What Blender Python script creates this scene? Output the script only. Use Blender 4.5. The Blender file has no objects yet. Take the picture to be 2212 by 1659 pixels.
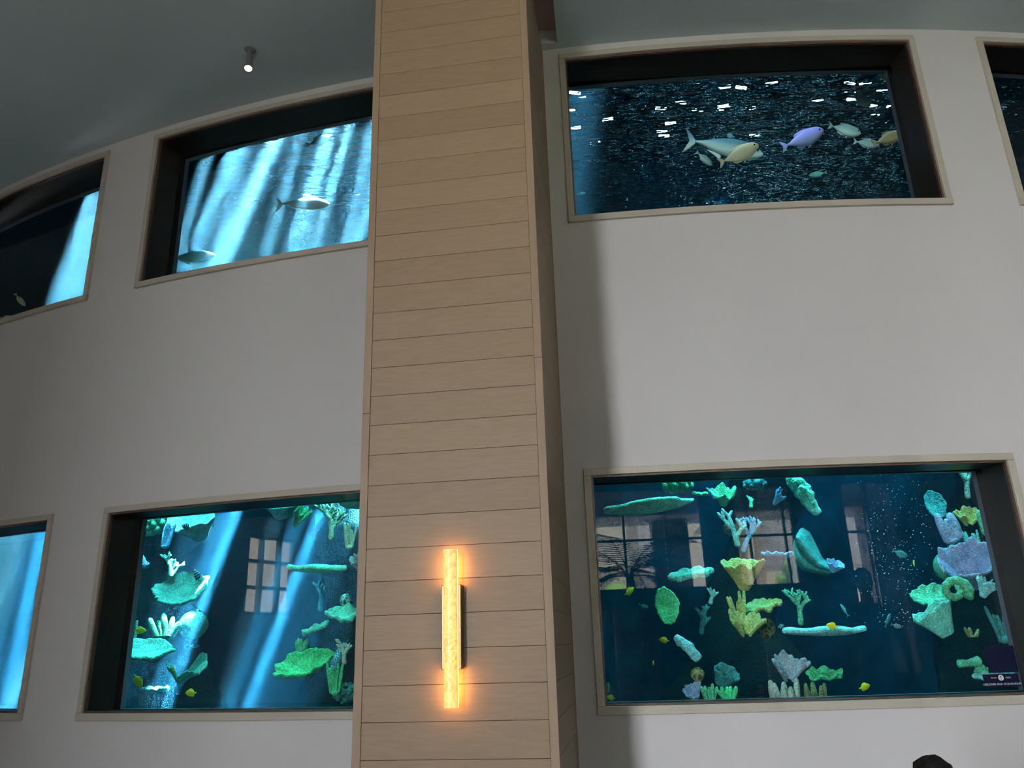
import bpy, bmesh, math, random
from mathutils import Vector, Matrix, noise
C = bpy.context.scene.collection
PI = math.pi
# ------------------------------------------------------------------ helpers
S = 1.6; EYE = 1.25
F = 1688.1122; PITCH = .3212; ROLL = -.0311
CX, CY, R = 1.1786*S, 10.4878*S, 8*S
fw = Vector((0, math.cos(PITCH), math.sin(PITCH)))
up0 = Vector((0, -math.sin(PITCH), math.cos(PITCH)))
rt = math.cos(ROLL)*Vector((1, 0, 0)) + math.sin(ROLL)*up0
upv = -math.sin(ROLL)*Vector((1, 0, 0)) + math.cos(ROLL)*up0
EYEV = Vector((0, 0, EYE))
def ray(x, y):
    return (fw*F + rt*(x-1106) - upv*(y-829.5)).normalized()
def at(x, y, Y):
    "point of the photograph at pixel (x, y) lying at distance Y into the room"
    d = ray(x, y); return EYEV + d*(Y/d.y)
def cyl(a, z, r=R):
    return Vector((CX + r*math.sin(a), CY - r*math.cos(a), z))

class MB:
    def __init__(s): s.v = []; s.f = []; s.m = []; s.mi = 0
    def vert(s, p): s.v.append(tuple(p)); return len(s.v)-1
    def face(s, ids): s.f.append(tuple(ids)); s.m.append(s.mi)
    def quad(s, a, b, c, d): s.face([s.vert(a), s.vert(b), s.vert(c), s.vert(d)])
    def box(s, o, ax, ay, az):
        "box from corner o with edge vectors ax, ay, az"
        o, ax, ay, az = map(Vector, (o, ax, ay, az))
        i = [s.vert(o+ax*x+ay*y+az*z) for z in (0, 1) for y in (0, 1) for x in (0, 1)]
        for q in ((0,2,3,1), (4,5,7,6), (0,1,5,4), (2,6,7,3), (0,4,6,2), (1,3,7,5)): s.face([i[k] for k in q])
    def rings(s, rings, closed=True, caps=True):
        ids = [[s.vert(p) for p in r] for r in rings]
        n = len(ids[0])
        for a, b in zip(ids, ids[1:]):
            for k in range(n if closed else n-1):
                s.face((a[k], a[(k+1) % n], b[(k+1) % n], b[k]))
        if caps and closed:
            s.face(ids[0][::-1]); s.face(ids[-1])
        return ids
    def tube(s, pts, rad, n=8, taper=None, tip=False):
        pts = [Vector(p) for p in pts]; rr = []
        prev = None
        for i, p in enumerate(pts):
            t = (pts[min(i+1, len(pts)-1)] - pts[max(i-1, 0)]).normalized()
            if prev is None:
                u = t.cross(Vector((.31, .2, .93)))
                if u.length < .1: u = t.cross(Vector((1, 0, 0)))
            else: u = prev - t*prev.dot(t)
            u.normalize(); prev = u; w = t.cross(u)
            r = rad[i] if isinstance(rad, (list, tuple)) else rad
            rr.append([p + (u*math.cos(2*PI*k/n) + w*math.sin(2*PI*k/n))*r for k in range(n)])
        if tip:
            t = (pts[-1]-pts[-2]).normalized(); r = rad[-1] if isinstance(rad, (list, tuple)) else rad
            c = pts[-1]
            rr.append([c + t*r*.6 + (p-c)*.72 for p in rr[-1]])
            rr.append([c + t*r*.95 + (p-c)*.3 for p in rr[-2]])
        s.rings(rr)
    def lathe(s, c, prof, n=24, axis=Vector((0, 0, 1)), caps=True):
        axis = Vector(axis).normalized(); u = axis.orthogonal().normalized(); w = axis.cross(u); c = Vector(c)
        s.rings([[c + axis*z + (u*math.cos(2*PI*k/n)+w*math.sin(2*PI*k/n))*max(r, 1e-4) for k in range(n)] for r, z in prof], caps=caps)
    def build(s, name, mats=None, parent=None, smooth=False, subd=0, bevel=0, loc=None):
        me = bpy.data.meshes.new(name); me.from_pydata(s.v, [], s.f); me.validate()
        o = bpy.data.objects.new(name, me); C.objects.link(o)
        ms = mats if isinstance(mats, (list, tuple)) else [mats]
        for m in ms:
            if m: me.materials.append(m)
        if len(ms) > 1 and len(me.polygons) == len(s.m):
            me.polygons.foreach_set('material_index', s.m)
        bm = bmesh.new(); bm.from_mesh(me); bmesh.ops.recalc_face_normals(bm, faces=bm.faces); bm.to_mesh(me); bm.free()
        if smooth: me.polygons.foreach_set('use_smooth', [True]*len(me.polygons))
        if loc is not None:
            L = Vector(loc); me.transform(Matrix.Translation(-L)); o.location = L
        if parent is not None:
            o.parent = parent
            o.matrix_parent_inverse = Matrix.LocRotScale(parent.location, parent.rotation_euler, parent.scale).inverted()
        if bevel:
            b = o.modifiers.new('bevel', 'BEVEL'); b.width = bevel; b.segments = 2; b.limit_method = 'ANGLE'
        if subd:
            b = o.modifiers.new('subd', 'SUBSURF'); b.levels = subd; b.render_levels = subd
        return o
def tag(o, label=None, cat=None, group=None, kind=None):
    if label: o['label'] = label
    if cat: o['category'] = cat
    if group: o['group'] = group
    if kind: o['kind'] = kind
    return o
def empty(name, loc, rot=(0, 0, 0)):
    o = bpy.data.objects.new(name, None); C.objects.link(o); o.location = loc; o.rotation_euler = rot
    o.empty_display_size = .1; return o
def struct(o): o['kind'] = 'structure'; return o

# ------------------------------------------------------------------ materials
def mat(name, col, rough=.6, spec=.5, metal=0, var=0, scale=8, bump=0, bscale=None, stretch=None, col2=None, emit=None, estr=0):
    m = bpy.data.materials.new(name); m.use_nodes = True; nt = m.node_tree; N = nt.nodes; L = nt.links
    b = N['Principled BSDF']; b.inputs['Roughness'].default_value = rough
    b.inputs['Specular IOR Level'].default_value = spec; b.inputs['Metallic'].default_value = metal
    b.inputs['Base Color'].default_value = (*col, 1)
    tc = N.new('ShaderNodeTexCoord'); co = tc.outputs['Object']
    if stretch:
        mp = N.new('ShaderNodeMapping'); mp.inputs['Scale'].default_value = stretch; L.new(co, mp.inputs[0]); co = mp.outputs[0]
    if var or col2:
        nz = N.new('ShaderNodeTexNoise'); nz.inputs['Scale'].default_value = scale; nz.inputs['Detail'].default_value = 5; L.new(co, nz.inputs[0])
        cr = N.new('ShaderNodeValToRGB'); c2 = col2 or tuple(min(1, c*(1+var)) for c in col); c1 = col if col2 else tuple(c*(1-var) for c in col)
        cr.color_ramp.elements[0].color = (*c1, 1); cr.color_ramp.elements[1].color = (*c2, 1)
        cr.color_ramp.elements[0].position = .3; cr.color_ramp.elements[1].position = .7
        L.new(nz.outputs[0], cr.inputs[0]); L.new(cr.outputs[0], b.inputs['Base Color'])
        if emit: pass
    if bump:
        nb = N.new('ShaderNodeTexNoise'); nb.inputs['Scale'].default_value = bscale or scale*4; nb.inputs['Detail'].default_value = 4; L.new(co, nb.inputs[0])
        bp = N.new('ShaderNodeBump'); bp.inputs['Strength'].default_value = bump; bp.inputs['Distance'].default_value = .02
        L.new(nb.outputs[0], bp.inputs['Height']); L.new(bp.outputs[0], b.inputs['Normal'])
    if emit:
        b.inputs['Emission Color'].default_value = (*emit, 1); b.inputs['Emission Strength'].default_value = estr
    return m
def nodes(m): return m.node_tree.nodes, m.node_tree.links, m.node_tree.nodes['Principled BSDF']

M = {}
M['wall'] = mat('wall_paint', (.60, .57, .56), .75, .25, var=.03, scale=1.3, bump=.04, bscale=60)
M['ceiling'] = mat('ceiling_paint', (.50, .60, .62), .85, .2, col2=(.57, .66, .67), scale=.6)
M['trim'] = mat('trim_paint', (.43, .382, .32), .45, .5, var=.03, scale=5, bump=.05, bscale=40)
M['trim_worn'] = mat('trim_paint_worn', (.47, .425, .35), .35, .6, var=.08, scale=6, bump=.22, bscale=38)
M['bead'] = mat('brown_wood_bead', (.06, .03, .02), .4, .5, var=.3, scale=20)
M['reveal'] = mat('black_brown_reveal', (.011, .009, .008), .32, .28, var=.2, scale=5)
M['floor'] = mat('floor_carpet', (.38, .345, .32), .9, .1, var=.2, scale=12)
M['liner'] = mat('pane_seal', (.09, .10, .12), .5)
M['dark'] = mat('dark_shell', (.03, .03, .032), .9, .1)
def wood(name, c1, c2, board=.1333, z0=0):
    m = bpy.data.materials.new(name); m.use_nodes = True; N, L, b = nodes(m)
    tc = N.new('ShaderNodeTexCoord'); sep = N.new('ShaderNodeSeparateXYZ'); L.new(tc.outputs['Object'], sep.inputs[0])
    def math_(op, a, v):
        n = N.new('ShaderNodeMath'); n.operation = op; L.new(a, n.inputs[0])
        if isinstance(v, (int, float)): n.inputs[1].default_value = v
        else: L.new(v, n.inputs[1])
        return n.outputs[0]
    idx = math_('FLOOR', math_('DIVIDE', math_('SUBTRACT', sep.outputs[2], z0), board), 0)
    wn = N.new('ShaderNodeTexWhiteNoise'); wn.noise_dimensions = '1D'; L.new(idx, wn.inputs['W'])
    off = math_('MULTIPLY', wn.outputs[0], 37.)
    comb = N.new('ShaderNodeCombineXYZ')
    L.new(math_('ADD', sep.outputs[0], off), comb.inputs[0]); L.new(sep.outputs[1], comb.inputs[1]); L.new(sep.outputs[2], comb.inputs[2])
    mp = N.new('ShaderNodeMapping'); mp.inputs['Scale'].default_value = (1.6, 6, 16); L.new(comb.outputs[0], mp.inputs[0])
    nz = N.new('ShaderNodeTexNoise'); nz.inputs['Scale'].default_value = 1.1; nz.inputs['Detail'].default_value = 3; nz.inputs['Distortion'].default_value = .6; L.new(mp.outputs[0], nz.inputs[0])
    rg = math_('SINE', math_('MULTIPLY', nz.outputs[0], 46.), 0)
    mp2 = N.new('ShaderNodeMapping'); mp2.inputs['Scale'].default_value = (5, 60, 260); L.new(comb.outputs[0], mp2.inputs[0])
    nf = N.new('ShaderNodeTexNoise'); nf.inputs['Scale'].default_value = 1.; nf.inputs['Detail'].default_value = 4; L.new(mp2.outputs[0], nf.inputs[0])
    v = math_('ADD', math_('MULTIPLY', rg, .05), math_('MULTIPLY', nf.outputs[0], .55))
    v = math_('ADD', v, math_('MULTIPLY', wn.outputs[0], .28))
    cr = N.new('ShaderNodeValToRGB'); cr.color_ramp.elements[0].color = (*c1, 1); cr.color_ramp.elements[1].color = (*c2, 1)
    cr.color_ramp.elements[0].position = .15; cr.color_ramp.elements[1].position = .75
    L.new(v, cr.inputs[0]); L.new(cr.outputs[0], b.inputs['Base Color'])
    b.inputs['Roughness'].default_value = .5; b.inputs['Specular IOR Level'].default_value = .3
    return m
M['wood'] = wood('maple_boards', (.185, .124, .075), (.25, .174, .11), z0=EYE-.0075)
M['wood_stile'] = mat('maple_stile', (.225, .157, .102), .5, .3, var=.07, scale=3, stretch=(8, 8, .8))
M['groove'] = mat('board_groove', (.05, .03, .02), .9, .1)

# glass pane: clear, reflecting by Fresnel
def glass_mat():
    m = bpy.data.materials.new('acrylic_pane'); m.use_nodes = True; N = m.node_tree.nodes; L = m.node_tree.links
    N.remove(N['Principled BSDF']); out = N['Material Output']
    t = N.new('ShaderNodeBsdfTransparent'); t.inputs[0].default_value = (.97, .985, .985, 1)
    g = N.new('ShaderNodeBsdfGlossy'); g.inputs['Roughness'].default_value = .0
    fr = N.new('ShaderNodeFresnel'); fr.inputs[0].default_value = 1.46
    ge = N.new('ShaderNodeNewGeometry')
    # no total reflection on the inner face of the thin clear sheet
    inv = N.new('ShaderNodeMix'); inv.data_type = 'FLOAT'
    L.new(ge.outputs['Backfacing'], inv.inputs[0]); L.new(fr.outputs[0], inv.inputs[2]); inv.inputs[3].default_value = 0.0
    mx = N.new('ShaderNodeMixShader'); L.new(inv.outputs[0], mx.inputs[0]); L.new(t.outputs[0], mx.inputs[1]); L.new(g.outputs[0], mx.inputs[2])
    L.new(mx.outputs[0], out.inputs[0]); return m
M['glass'] = glass_mat()

# ------------------------------------------------------------------ camera
cam = bpy.data.cameras.new('camera'); co = bpy.data.objects.new('camera', cam); C.objects.link(co)
cam.sensor_width = 36; cam.lens = F/2212*36; cam.clip_start = .05
co.matrix_world = Matrix(((rt.x, upv.x, -fw.x, 0), (rt.y, upv.y, -fw.y, 0), (rt.z, upv.z, -fw.z, EYE), (0, 0, 0, 1)))
sc = bpy.context.scene; sc.camera = co
sc.view_settings.view_transform = 'Standard'; sc.view_settings.look = 'None'; sc.view_settings.gamma = 1
sc.view_settings.use_curve_mapping = False; sc.view_settings.exposure = 0

# ------------------------------------------------------------------ curved aquarium wall
ZC = EYE + 2.2541*S                       # room ceiling
ZL = (EYE-.447/1.5, EYE+1.243/1.5)        # lower openings
ZU = (EYE+3.567/1.5, EYE+5.27/1.5)        # upper openings
WIN = {'A': (-.5552, -.3872), 'B': (-.3478, -.1797), 'C': (-.1163, .0518), 'D': (.0895, .2576)}
OPEN = [('A', ZL), ('B', ZL), ('C', ZL), ('A', ZU), ('B', ZU), ('C', ZU), ('D', ZU)]
A0, A1 = -.75, .6
def angs(a, b, step=.012):
    n = max(1, math.ceil((b-a)/step)); return [a+(b-a)*i/n for i in range(n+1)]
RB = R-.30                                # back face of the wall, wet side
def curved_wall():
    bk = sorted({A0, A1, *[x for w in WIN.values() for x in w]}); A = []
    for a, b in zip(bk, bk[1:]): A += angs(a, b)[:-1]
    A.append(A1)
    Z = [0, ZL[0], ZL[1], ZU[0], ZU[1], 6.0]
    mb = MB(); cache = {}
    def V(a, z, r):
        k = (round(a, 6), round(z, 4), r)
        if k not in cache: cache[k] = mb.vert(cyl(a, z, r))
        return cache[k]
    def isopen(am, zm):
        return any(WIN[w][0] < am < WIN[w][1] and z[0] < zm < z[1] for w, z in OPEN)
    for z0, z1 in zip(Z, Z[1:]):
        for i, (a, b) in enumerate(zip(A, A[1:])):
            if isopen((a+b)/2, (z0+z1)/2):
                mb.mi = 2
                for za, lo in ((z0, 1), (z1, 0)):
                    q = [V(a, za, R-.262), V(b, za, R-.262), V(b, za, RB), V(a, za, RB)]; mb.face(q)
                for e in (a, b):
                    if not any(WIN[w][0] < e < WIN[w][1] for w in WIN): mb.face([V(e, z0, R-.262), V(e, z1, R-.262), V(e, z1, RB), V(e, z0, RB)])
                mb.mi = 0; continue
            mb.face([V(a, z0, R), V(b, z0, R), V(b, z1, R), V(a, z1, R)])
            mb.mi = 1; mb.face([V(a, z0, RB), V(a, z1, RB), V(b, z1, RB), V(b, z0, RB)]); mb.mi = 0
    o = mb.build('wall_front', [M['wall'], M['dark'], M['liner']]); struct(o); return o
curved_wall()

nwin = 0
TW = .037; TP = .016                      # trim width and how far it stands proud
def window(w, z, worn):
    global nwin; nwin += 1
    a0, a1 = WIN[w]; z0, z1 = z; am = (a0+a1)/2
    root = empty('window_%d' % nwin, cyl(am, z0)); root['kind'] = 'structure'
    ta = TW/R
    # casing: four mitre-free strips following the curve
    tm = M['trim_worn'] if worn else M['trim']
    def strip(aa, bb, za, zb, r0, r1, name, m, bev=0):
        mb = MB(); rr = []
        for a in angs(aa, bb): rr.append([cyl(a, za, r0), cyl(a, za, r1), cyl(a, zb, r1), cyl(a, zb, r0)])
        mb.rings(rr); return mb.build(name, m, root, bevel=bev)
    mb = MB()
    def add(aa, bb, za, zb, r0, r1):
        mb.rings([[cyl(a, za, r0), cyl(a, za, r1), cyl(a, zb, r1), cyl(a, zb, r0)] for a in angs(aa, bb)])
    o0, o1 = R-.003, R+TP
    add(a0-ta, a1+ta, z1, z1+TW, o0, o1); add(a0-ta, a1+ta, z0-TW-.002, z0, o0, o1+.004)
    add(a0-ta, a0, z0+.0015, z1-.0005, o0, o1); add(a1, a1+ta, z0+.0015, z1-.0005, o0, o1)
    mb.build('window_casing', tm, root, bevel=.0025)
    # brown bead just inside the casing
    mb = MB(); bw = .010; ba = bw/R
    add(a0, a1, z1-bw, z1-.0006, R-.02, R-.001); add(a0, a1, z0+.0006, z0+bw, R-.02, R-.001)
    add(a0+.0001, a0+ba, z0+bw, z1-bw, R-.02, R-.001); add(a1-ba, a1-.0001, z0+bw, z1-bw, R-.02, R-.001)
    mb.build('window_bead', M['bead'], root)
    # reveal lining between the bead and the pane
    rg = R-.212; g0, g1 = cyl(a0, 0, rg), cyl(a1, 0, rg)
    def chord(a):
        t = (a-a0)/(a1-a0); return g0.lerp(g1, t)
    mb = MB(); AA = angs(a0, a1)
    for zz in (z0, z1):
        for a, b in zip(AA, AA[1:]):
            p, q = chord(a), chord(b)
            mb.quad(cyl(a, zz, R-.01), cyl(b, zz, R-.01), Vector((q.x, q.y, zz)), Vector((p.x, p.y, zz)))
    for a in (a0, a1):
        p = chord(a); mb.quad(cyl(a, z0, R-.01), cyl(a, z1, R-.01), Vector((p.x, p.y, z1)), Vector((p.x, p.y, z0)))
    mb.build('window_reveal', M['reveal'], root)
    n = (g1-g0).cross(Vector((0, 0, 1))).normalized()      # towards the room
    if n.y > 0: n = -n
    mb = MB(); e = (g1-g0)
    p0 = g0 - n*.022; mb.box((p0.x, p0.y, z0), e, n*.02, (0, 0, z1-z0))
    mb.build('window_pane', M['glass'], root)
    return root
for w, z in OPEN: window(w, z, w == 'C' and z is ZL)

# ------------------------------------------------------------------ room shell
YB = -7.0; XL, XR = cyl(A0, 0).x, cyl(A1, 0).x
YL, YR = cyl(A0, 0).y, cyl(A1, 0).y
mb = MB(); mb.box((XL-.2, YB-.2, -.1), (XR-XL+.4, 0, 0), (0, 15.5, 0), (0, 0, .1)); struct(mb.build('floor', M['floor']))
LWY = (-.78, .16); LWZ = (EYE+.50, EYE+1.62)      # small window in the left wall
mb = MB()
for y0, y1, z0, z1 in ((YB-.2, LWY[0], 0, 5.1), (LWY[1], YL, 0, 5.1), (LWY[0], LWY[1], 0, LWZ[0]), (LWY[0], LWY[1], LWZ[1], 5.1)):
    mb.box((XL-.2, y0, z0), (.2, 0, 0), (0, y1-y0, 0), (0, 0, z1-z0))
struct(mb.build('wall_left', M['wall']))
mb = MB(); mb.box((XR, YB-.2, 0), (.2, 0, 0), (0, YR-YB+.2, 0), (0, 0, 5.1)); struct(mb.build('wall_right', M['wall']))

# ceiling with the slot beside the pillar
def zpl(x, y, z):
    d = ray(x, y); return EYEV + d*((z-EYE)/d.z)
e0 = zpl(1204, 96, ZC); e1 = zpl(1195, 0, ZC); ed = (e0-e1); 
def slot_edge(y, off=0): return Vector((e0.x + (y-e0.y)*ed.x/ed.y - off, y, ZC))
ys0 = e0.y-.012                            # end of the slot, a hand short of the wall
SW = .34; SH = .10
ys1 = 1.2
def arc_y(x):
    return CY - math.sqrt(max(0, R*R-(x-CX)**2))
mb = MB()
xs = sorted([XL + (XR-XL)*i/60 for i in range(61)])
xa, xb = slot_edge(ys0, SW).x, slot_edge(ys0).x
def ceil_strip(x0, x1, yfun0, n):
    for i in range(n):
        p, q = x0+(x1-x0)*i/n, x0+(x1-x0)*(i+1)/n
        mb.quad((p, yfun0(p), ZC), (q, yfun0(q), ZC), (q, arc_y(q)+.02, ZC), (p, arc_y(p)+.02, ZC))
ceil_strip(XL-.1, xa, lambda x: ys0, 40); ceil_strip(xa, xb, lambda x: ys0, 4); ceil_strip(xb, XR+.1, lambda x: ys0, 50)
a_, b_ = slot_edge(ys1, SW), slot_edge(ys1)
mb.quad((XL-.1, ys1, ZC), a_, (xa, ys0, ZC), (XL-.1, ys0, ZC))
mb.quad(b_, (XR+.1, ys1, ZC), (XR+.1, ys0, ZC), (xb, ys0, ZC))
mb.quad((XL-.1, YB-.1, ZC), (XR+.1, YB-.1, ZC), (XR+.1, ys1, ZC), (XL-.1, ys1, ZC))
up = Vector((0, 0, SH)); c_, d_ = Vector((xa, ys0, ZC)), Vector((xb, ys0, ZC))
mb.quad(a_, c_, c_+up, a_+up); mb.quad(b_, d_, d_+up, b_+up); mb.quad(a_, b_, b_+up, a_+up); mb.mi = 1; mb.quad(c_, d_, d_+up, c_+up)
mb.mi = 2; mb.quad(a_+up, b_+up, d_+up, c_+up)
M['slot'] = mat('slot_paint', (.50, .33, .29), .8, .2)
struct(mb.build('ceiling', [M['ceiling'], M['wall'], M['slot']]))

# ------------------------------------------------------------------ wood clad pillar
PL = Vector((-.99421851, 4.95719964, 0))/1.5; PQ = Vector((.20096521, 4.78572371, 0))/1.5
pd = (PQ-PL).normalized(); pn = Vector((pd.y, -pd.x, 0)); PW = (PQ-PL).length; PD = .925
pz = Vector((0, 0, 1)); phi = math.atan2(pd.y, pd.x)
pil = empty('pillar', (PL+PQ)/2 - pn*PD/2, (0, 0, phi))
tag(pil, 'square pillar clad in pale maple boards between the aquarium windows, carrying a glowing sconce', 'pillar', kind='structure')
def P(u, off, z): return PL + pd*u + pn*off + pz*z
SWD = .034; BH = .2/1.5; ZB0 = EYE-.0075
def boards(name, f, w, axis_u):
    mb = MB(); k0 = math.floor(-ZB0/BH)
    for k in range(k0, 40):
        z0 = max(0, ZB0+k*BH+.0008); z1 = min(ZC, ZB0+(k+1)*BH-.0008)
        if z1-z0 > .005: f(mb, z0, z1)
    o = mb.build(name, M['wood'], pil, bevel=.0008); return o
# boards are modelled in the pillar's own axes so that their grain runs along them
mb = MB(); mb.box(P(.006, -.010, 0), pd*(PW-.012), pn*-(PD-.016), pz*ZC); mb.build('pillar_core', M['groove'], pil)
boards('front_boards', lambda mb, a, b: mb.box(P(SWD+.001, -.002, a), pd*(PW-2*SWD-.002), pn*-.009, pz*(b-a)), 0, 0)
boards('side_boards', lambda mb, a, b: mb.box(P(PW-.003, -SWD-.001, a), pd*-.009, pn*-(PD-2*SWD-.002), pz*(b-a)), 0, 0)
boards('side_boards', lambda mb, a, b: mb.box(P(.003, -SWD-.001, a), pd*.009, pn*-(PD-2*SWD-.002), pz*(b-a)), 0, 0)
def stile(u0, o0, joints):
    mb = MB(); zz = [0, *joints, ZC]
    for a, b in zip(zz, zz[1:]): mb.box(P(u0, o0, a+.0006), pd*SWD, pn*-SWD, pz*(b-a-.0012))
    mb.build('stile', M['wood_stile'], pil, bevel=.0012)
def zat(x, y): 
    d = ray(x, y); return (EYEV + d*((PQ).dot(pn)/d.dot(pn))).z
stile(0, .001, [zat(795, 893), zat(806, 97)]); stile(PW-SWD, .001, [zat(1160, 772)])
stile(PW-SWD, -PD+SWD, [1.9, 3.4]); stile(0, -PD+SWD, [2.5])

# ------------------------------------------------------------------ wall sconce on the pillar
def onyx():
    m = bpy.data.materials.new('glowing_onyx'); m.use_nodes = True; N, L, b = nodes(m)
    tc = N.new('ShaderNodeTexCoord'); nz = N.new('ShaderNodeTexNoise'); nz.inputs['Scale'].default_value = 34; nz.inputs['Detail'].default_value = 3; nz.inputs['Distortion'].default_value = 2.2
    mp = N.new('ShaderNodeMapping'); mp.inputs['Scale'].default_value = (1.3, 1.3, .8); L.new(tc.outputs['Object'], mp.inputs[0]); L.new(mp.outputs[0], nz.inputs[0])
    cr = N.new('ShaderNodeValToRGB'); e = cr.color_ramp.elements
    e[0].position = .34; e[0].color = (.62, .30, .045, 1); e[1].position = .56; e[1].color = (1., .64, .16, 1)
    L.new(nz.outputs[0], cr.inputs[0]); b.inputs['Base Color'].default_value = (.6, .4, .15, 1)
    L.new(cr.outputs[0], b.inputs['Emission Color']); b.inputs['Emission Strength'].default_value = .92; b.inputs['Roughness'].default_value = .35
    return m
M['onyx'] = onyx()
M['onyx_edge'] = mat('glowing_onyx_edge', (.8, .6, .3), .5, emit=(1., .50, .12), estr=15.0)
M['warm_led'] = mat('warm_led', (.8, .6, .3), .5, emit=(1., .42, .09), estr=32.0)
M['bronze'] = mat('bronze_backplate', (.16, .115, .055), .35, .5, metal=.75, var=.1, scale=10)
UC = .4055
sz0, sz1 = EYE-.222, EYE+.368
sco = empty('wall_sconce', P(UC, 0, sz0), (0, 0, phi))
tag(sco, 'long glowing amber stone wall sconce mounted on the front of the maple pillar', 'wall lamp')
def shade_ring(z):
    pts = []
    for i in range(13):
        t = PI*i/12; pts.append(P(UC-.0275*math.cos(t), .053+.020*math.sin(t)**.7, z))
    return pts + [P(UC+.0275, .045, z), P(UC-.0275, .045, z)]
zj = [sz0, sz0+(sz1-sz0)*.345, sz0+(sz1-sz0)*.68, sz1]
for a, b in zip(zj, zj[1:]):
    mb = MB(); mb.rings([shade_ring(a+.00012), shade_ring(b-.00012)]); mb.m = [1 if k in (12, 13, 14) else 0 for k in range(15)] + [2, 2]; mb.build('shade', [M['onyx'], M['onyx_edge'], M['bronze']], sco)
mb = MB(); mb.box(P(UC-.024, .0445, sz0+.012), pd*.048, pn*.0022, pz*(sz1-sz0-.024)); mb.build('light_strip', M['warm_led'], sco)
mb = MB(); mb.box(P(UC-.040, -.0015, EYE-.086), pd*.080, pn*.0455, pz*.318); mb.build('backplate', M['bronze'], sco, bevel=.003)

# ------------------------------------------------------------------ ceiling spotlight
M['gunmetal'] = mat('grey_metal_spot', (.16, .155, .15), .45, .5, metal=.4)
M['canopy'] = mat('spot_canopy', (.23, .27, .27), .5)
M['lens'] = mat('lit_lens', (1, .9, .7), .4, emit=(1., .82, .5), estr=6.)
sp = zpl(540, 106.5, ZC); spb = zpl(536, 151, ZC-.205)
spot = empty('ceiling_spotlight', sp)
tag(spot, 'small grey cylinder spotlight with a lit lens hanging from the blue-grey ceiling', 'spotlight')
mb = MB(); mb.lathe(sp, [(.0375, 0), (.0375, -.004), (.034, -.006)], 28); mb.build('canopy', M['canopy'], spot)
mb = MB(); ax = (spb-sp).normalized(); mb.tube([sp+Vector((0, 0, -.005)), sp+ax*.055], .0085, 12); mb.build('stem', M['gunmetal'], spot)
mb = MB(); mb.lathe(sp+ax*.05, [(.0105, 0), (.0215, .018), (.0225, .024), (.0225, .0735), (.0222, .075), (.0236, .0765), (.0243, .148), (.0225, .150), (.0225, .144), (.002, .143)], 32, ax, caps=False)
mb.build('spot_body', M['gunmetal'], spot, smooth=False)
mb = MB(); mb.lathe(sp+ax*.05, [(.0224, .1405), (.0224, .1455), (.001, .1465)], 28, ax); mb.build('lens', M['lens'], spot)
# ------------------------------------------------------------------ the tank
RT = 6.8; ZS = EYE+4.65; ZF = .12
TA0, TA1 = -.68, .5
def sector(mb, r0, r1, z0, z1, a0=TA0, a1=TA1):
    AA = angs(a0, a1, .03)
    mb.rings([[cyl(a, z0, r0), cyl(a, z0, r1), cyl(a, z1, r1), cyl(a, z1, r0)] for a in AA])
def water_mat():
    m = bpy.data.materials.new('tank_water'); m.use_nodes = True; N = m.node_tree.nodes; L = m.node_tree.links
    N.remove(N['Principled BSDF'])
    sca = N.new('ShaderNodeVolumeScatter'); sca.inputs['Color'].default_value = (.20, .60, 1., 1); sca.inputs['Density'].default_value = .024; sca.inputs['Anisotropy'].default_value = 0.0
    ab = N.new('ShaderNodeVolumeAbsorption'); ab.inputs['Color'].default_value = (.0, .70, .78, 1); ab.inputs['Density'].default_value = .15
    ad = N.new('ShaderNodeAddShader'); L.new(sca.outputs[0], ad.inputs[0]); L.new(ab.outputs[0], ad.inputs[1])
    L.new(ad.outputs[0], N['Material Output'].inputs['Volume']); return m
M['water'] = water_mat()
mb = MB(); sector(mb, RB-.004, RT+.02, ZF+.01, ZS)
wat = mb.build('water', M['water']); struct(wat)
# underside of the rippled surface
def surf_mat():
    m = bpy.data.materials.new('water_surface'); m.use_nodes = True; N = m.node_tree.nodes; L = m.node_tree.links
    N.remove(N['Principled BSDF'])
    t = N.new('ShaderNodeBsdfTransparent'); g = N.new('ShaderNodeBsdfGlossy'); g.inputs['Roughness'].default_value = .03; g.inputs['Color'].default_value = (.85, .95, .97, 1)
    fr = N.new('ShaderNodeFresnel'); fr.inputs[0].default_value = 1.333
    tc = N.new('ShaderNodeTexCoord'); mp = N.new('ShaderNodeMapping'); mp.inputs['Scale'].default_value = (1, 2.3, 1); L.new(tc.outputs['Object'], mp.inputs[0])
    n1 = N.new('ShaderNodeTexNoise'); n1.inputs['Scale'].default_value = 4.2; n1.inputs['Detail'].default_value = 2.6; n1.inputs['Roughness'].default_value = .55; L.new(mp.outputs[0], n1.inputs[0])
    bp = N.new('ShaderNodeBump'); bp.inputs['Distance'].default_value = .20; bp.inputs['Strength'].default_value = 1.0; L.new(n1.outputs[0], bp.inputs['Height'])
    L.new(bp.outputs[0], fr.inputs['Normal']); L.new(bp.outputs[0], g.inputs['Normal'])
    mx = N.new('ShaderNodeMixShader'); L.new(fr.outputs[0], mx.inputs[0]); L.new(t.outputs[0], mx.inputs[1]); L.new(g.outputs[0], mx.inputs[2])
    L.new(mx.outputs[0], N['Material Output'].inputs[0]); return m
M['surface'] = surf_mat()
mb = MB(); AA = angs(TA0, TA1, .03)
ids = [(mb.vert(cyl(a, ZS-.006, RB-.004)), mb.vert(cyl(a, ZS-.006, RT))) for a in AA]
for p, q in zip(ids, ids[1:]): mb.face((p[0], q[0], q[1], p[1]))
sf = mb.build('water_surface', M['surface']); struct(sf)
if sf.data.polygons[0].normal.z < 0: sf.data.flip_normals()
M['tankwall'] = mat('tank_liner', (.006, .03, .045), .9, .05, var=.3, scale=1.5)
mb = MB(); AA = angs(TA0, TA1, .03)
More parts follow.
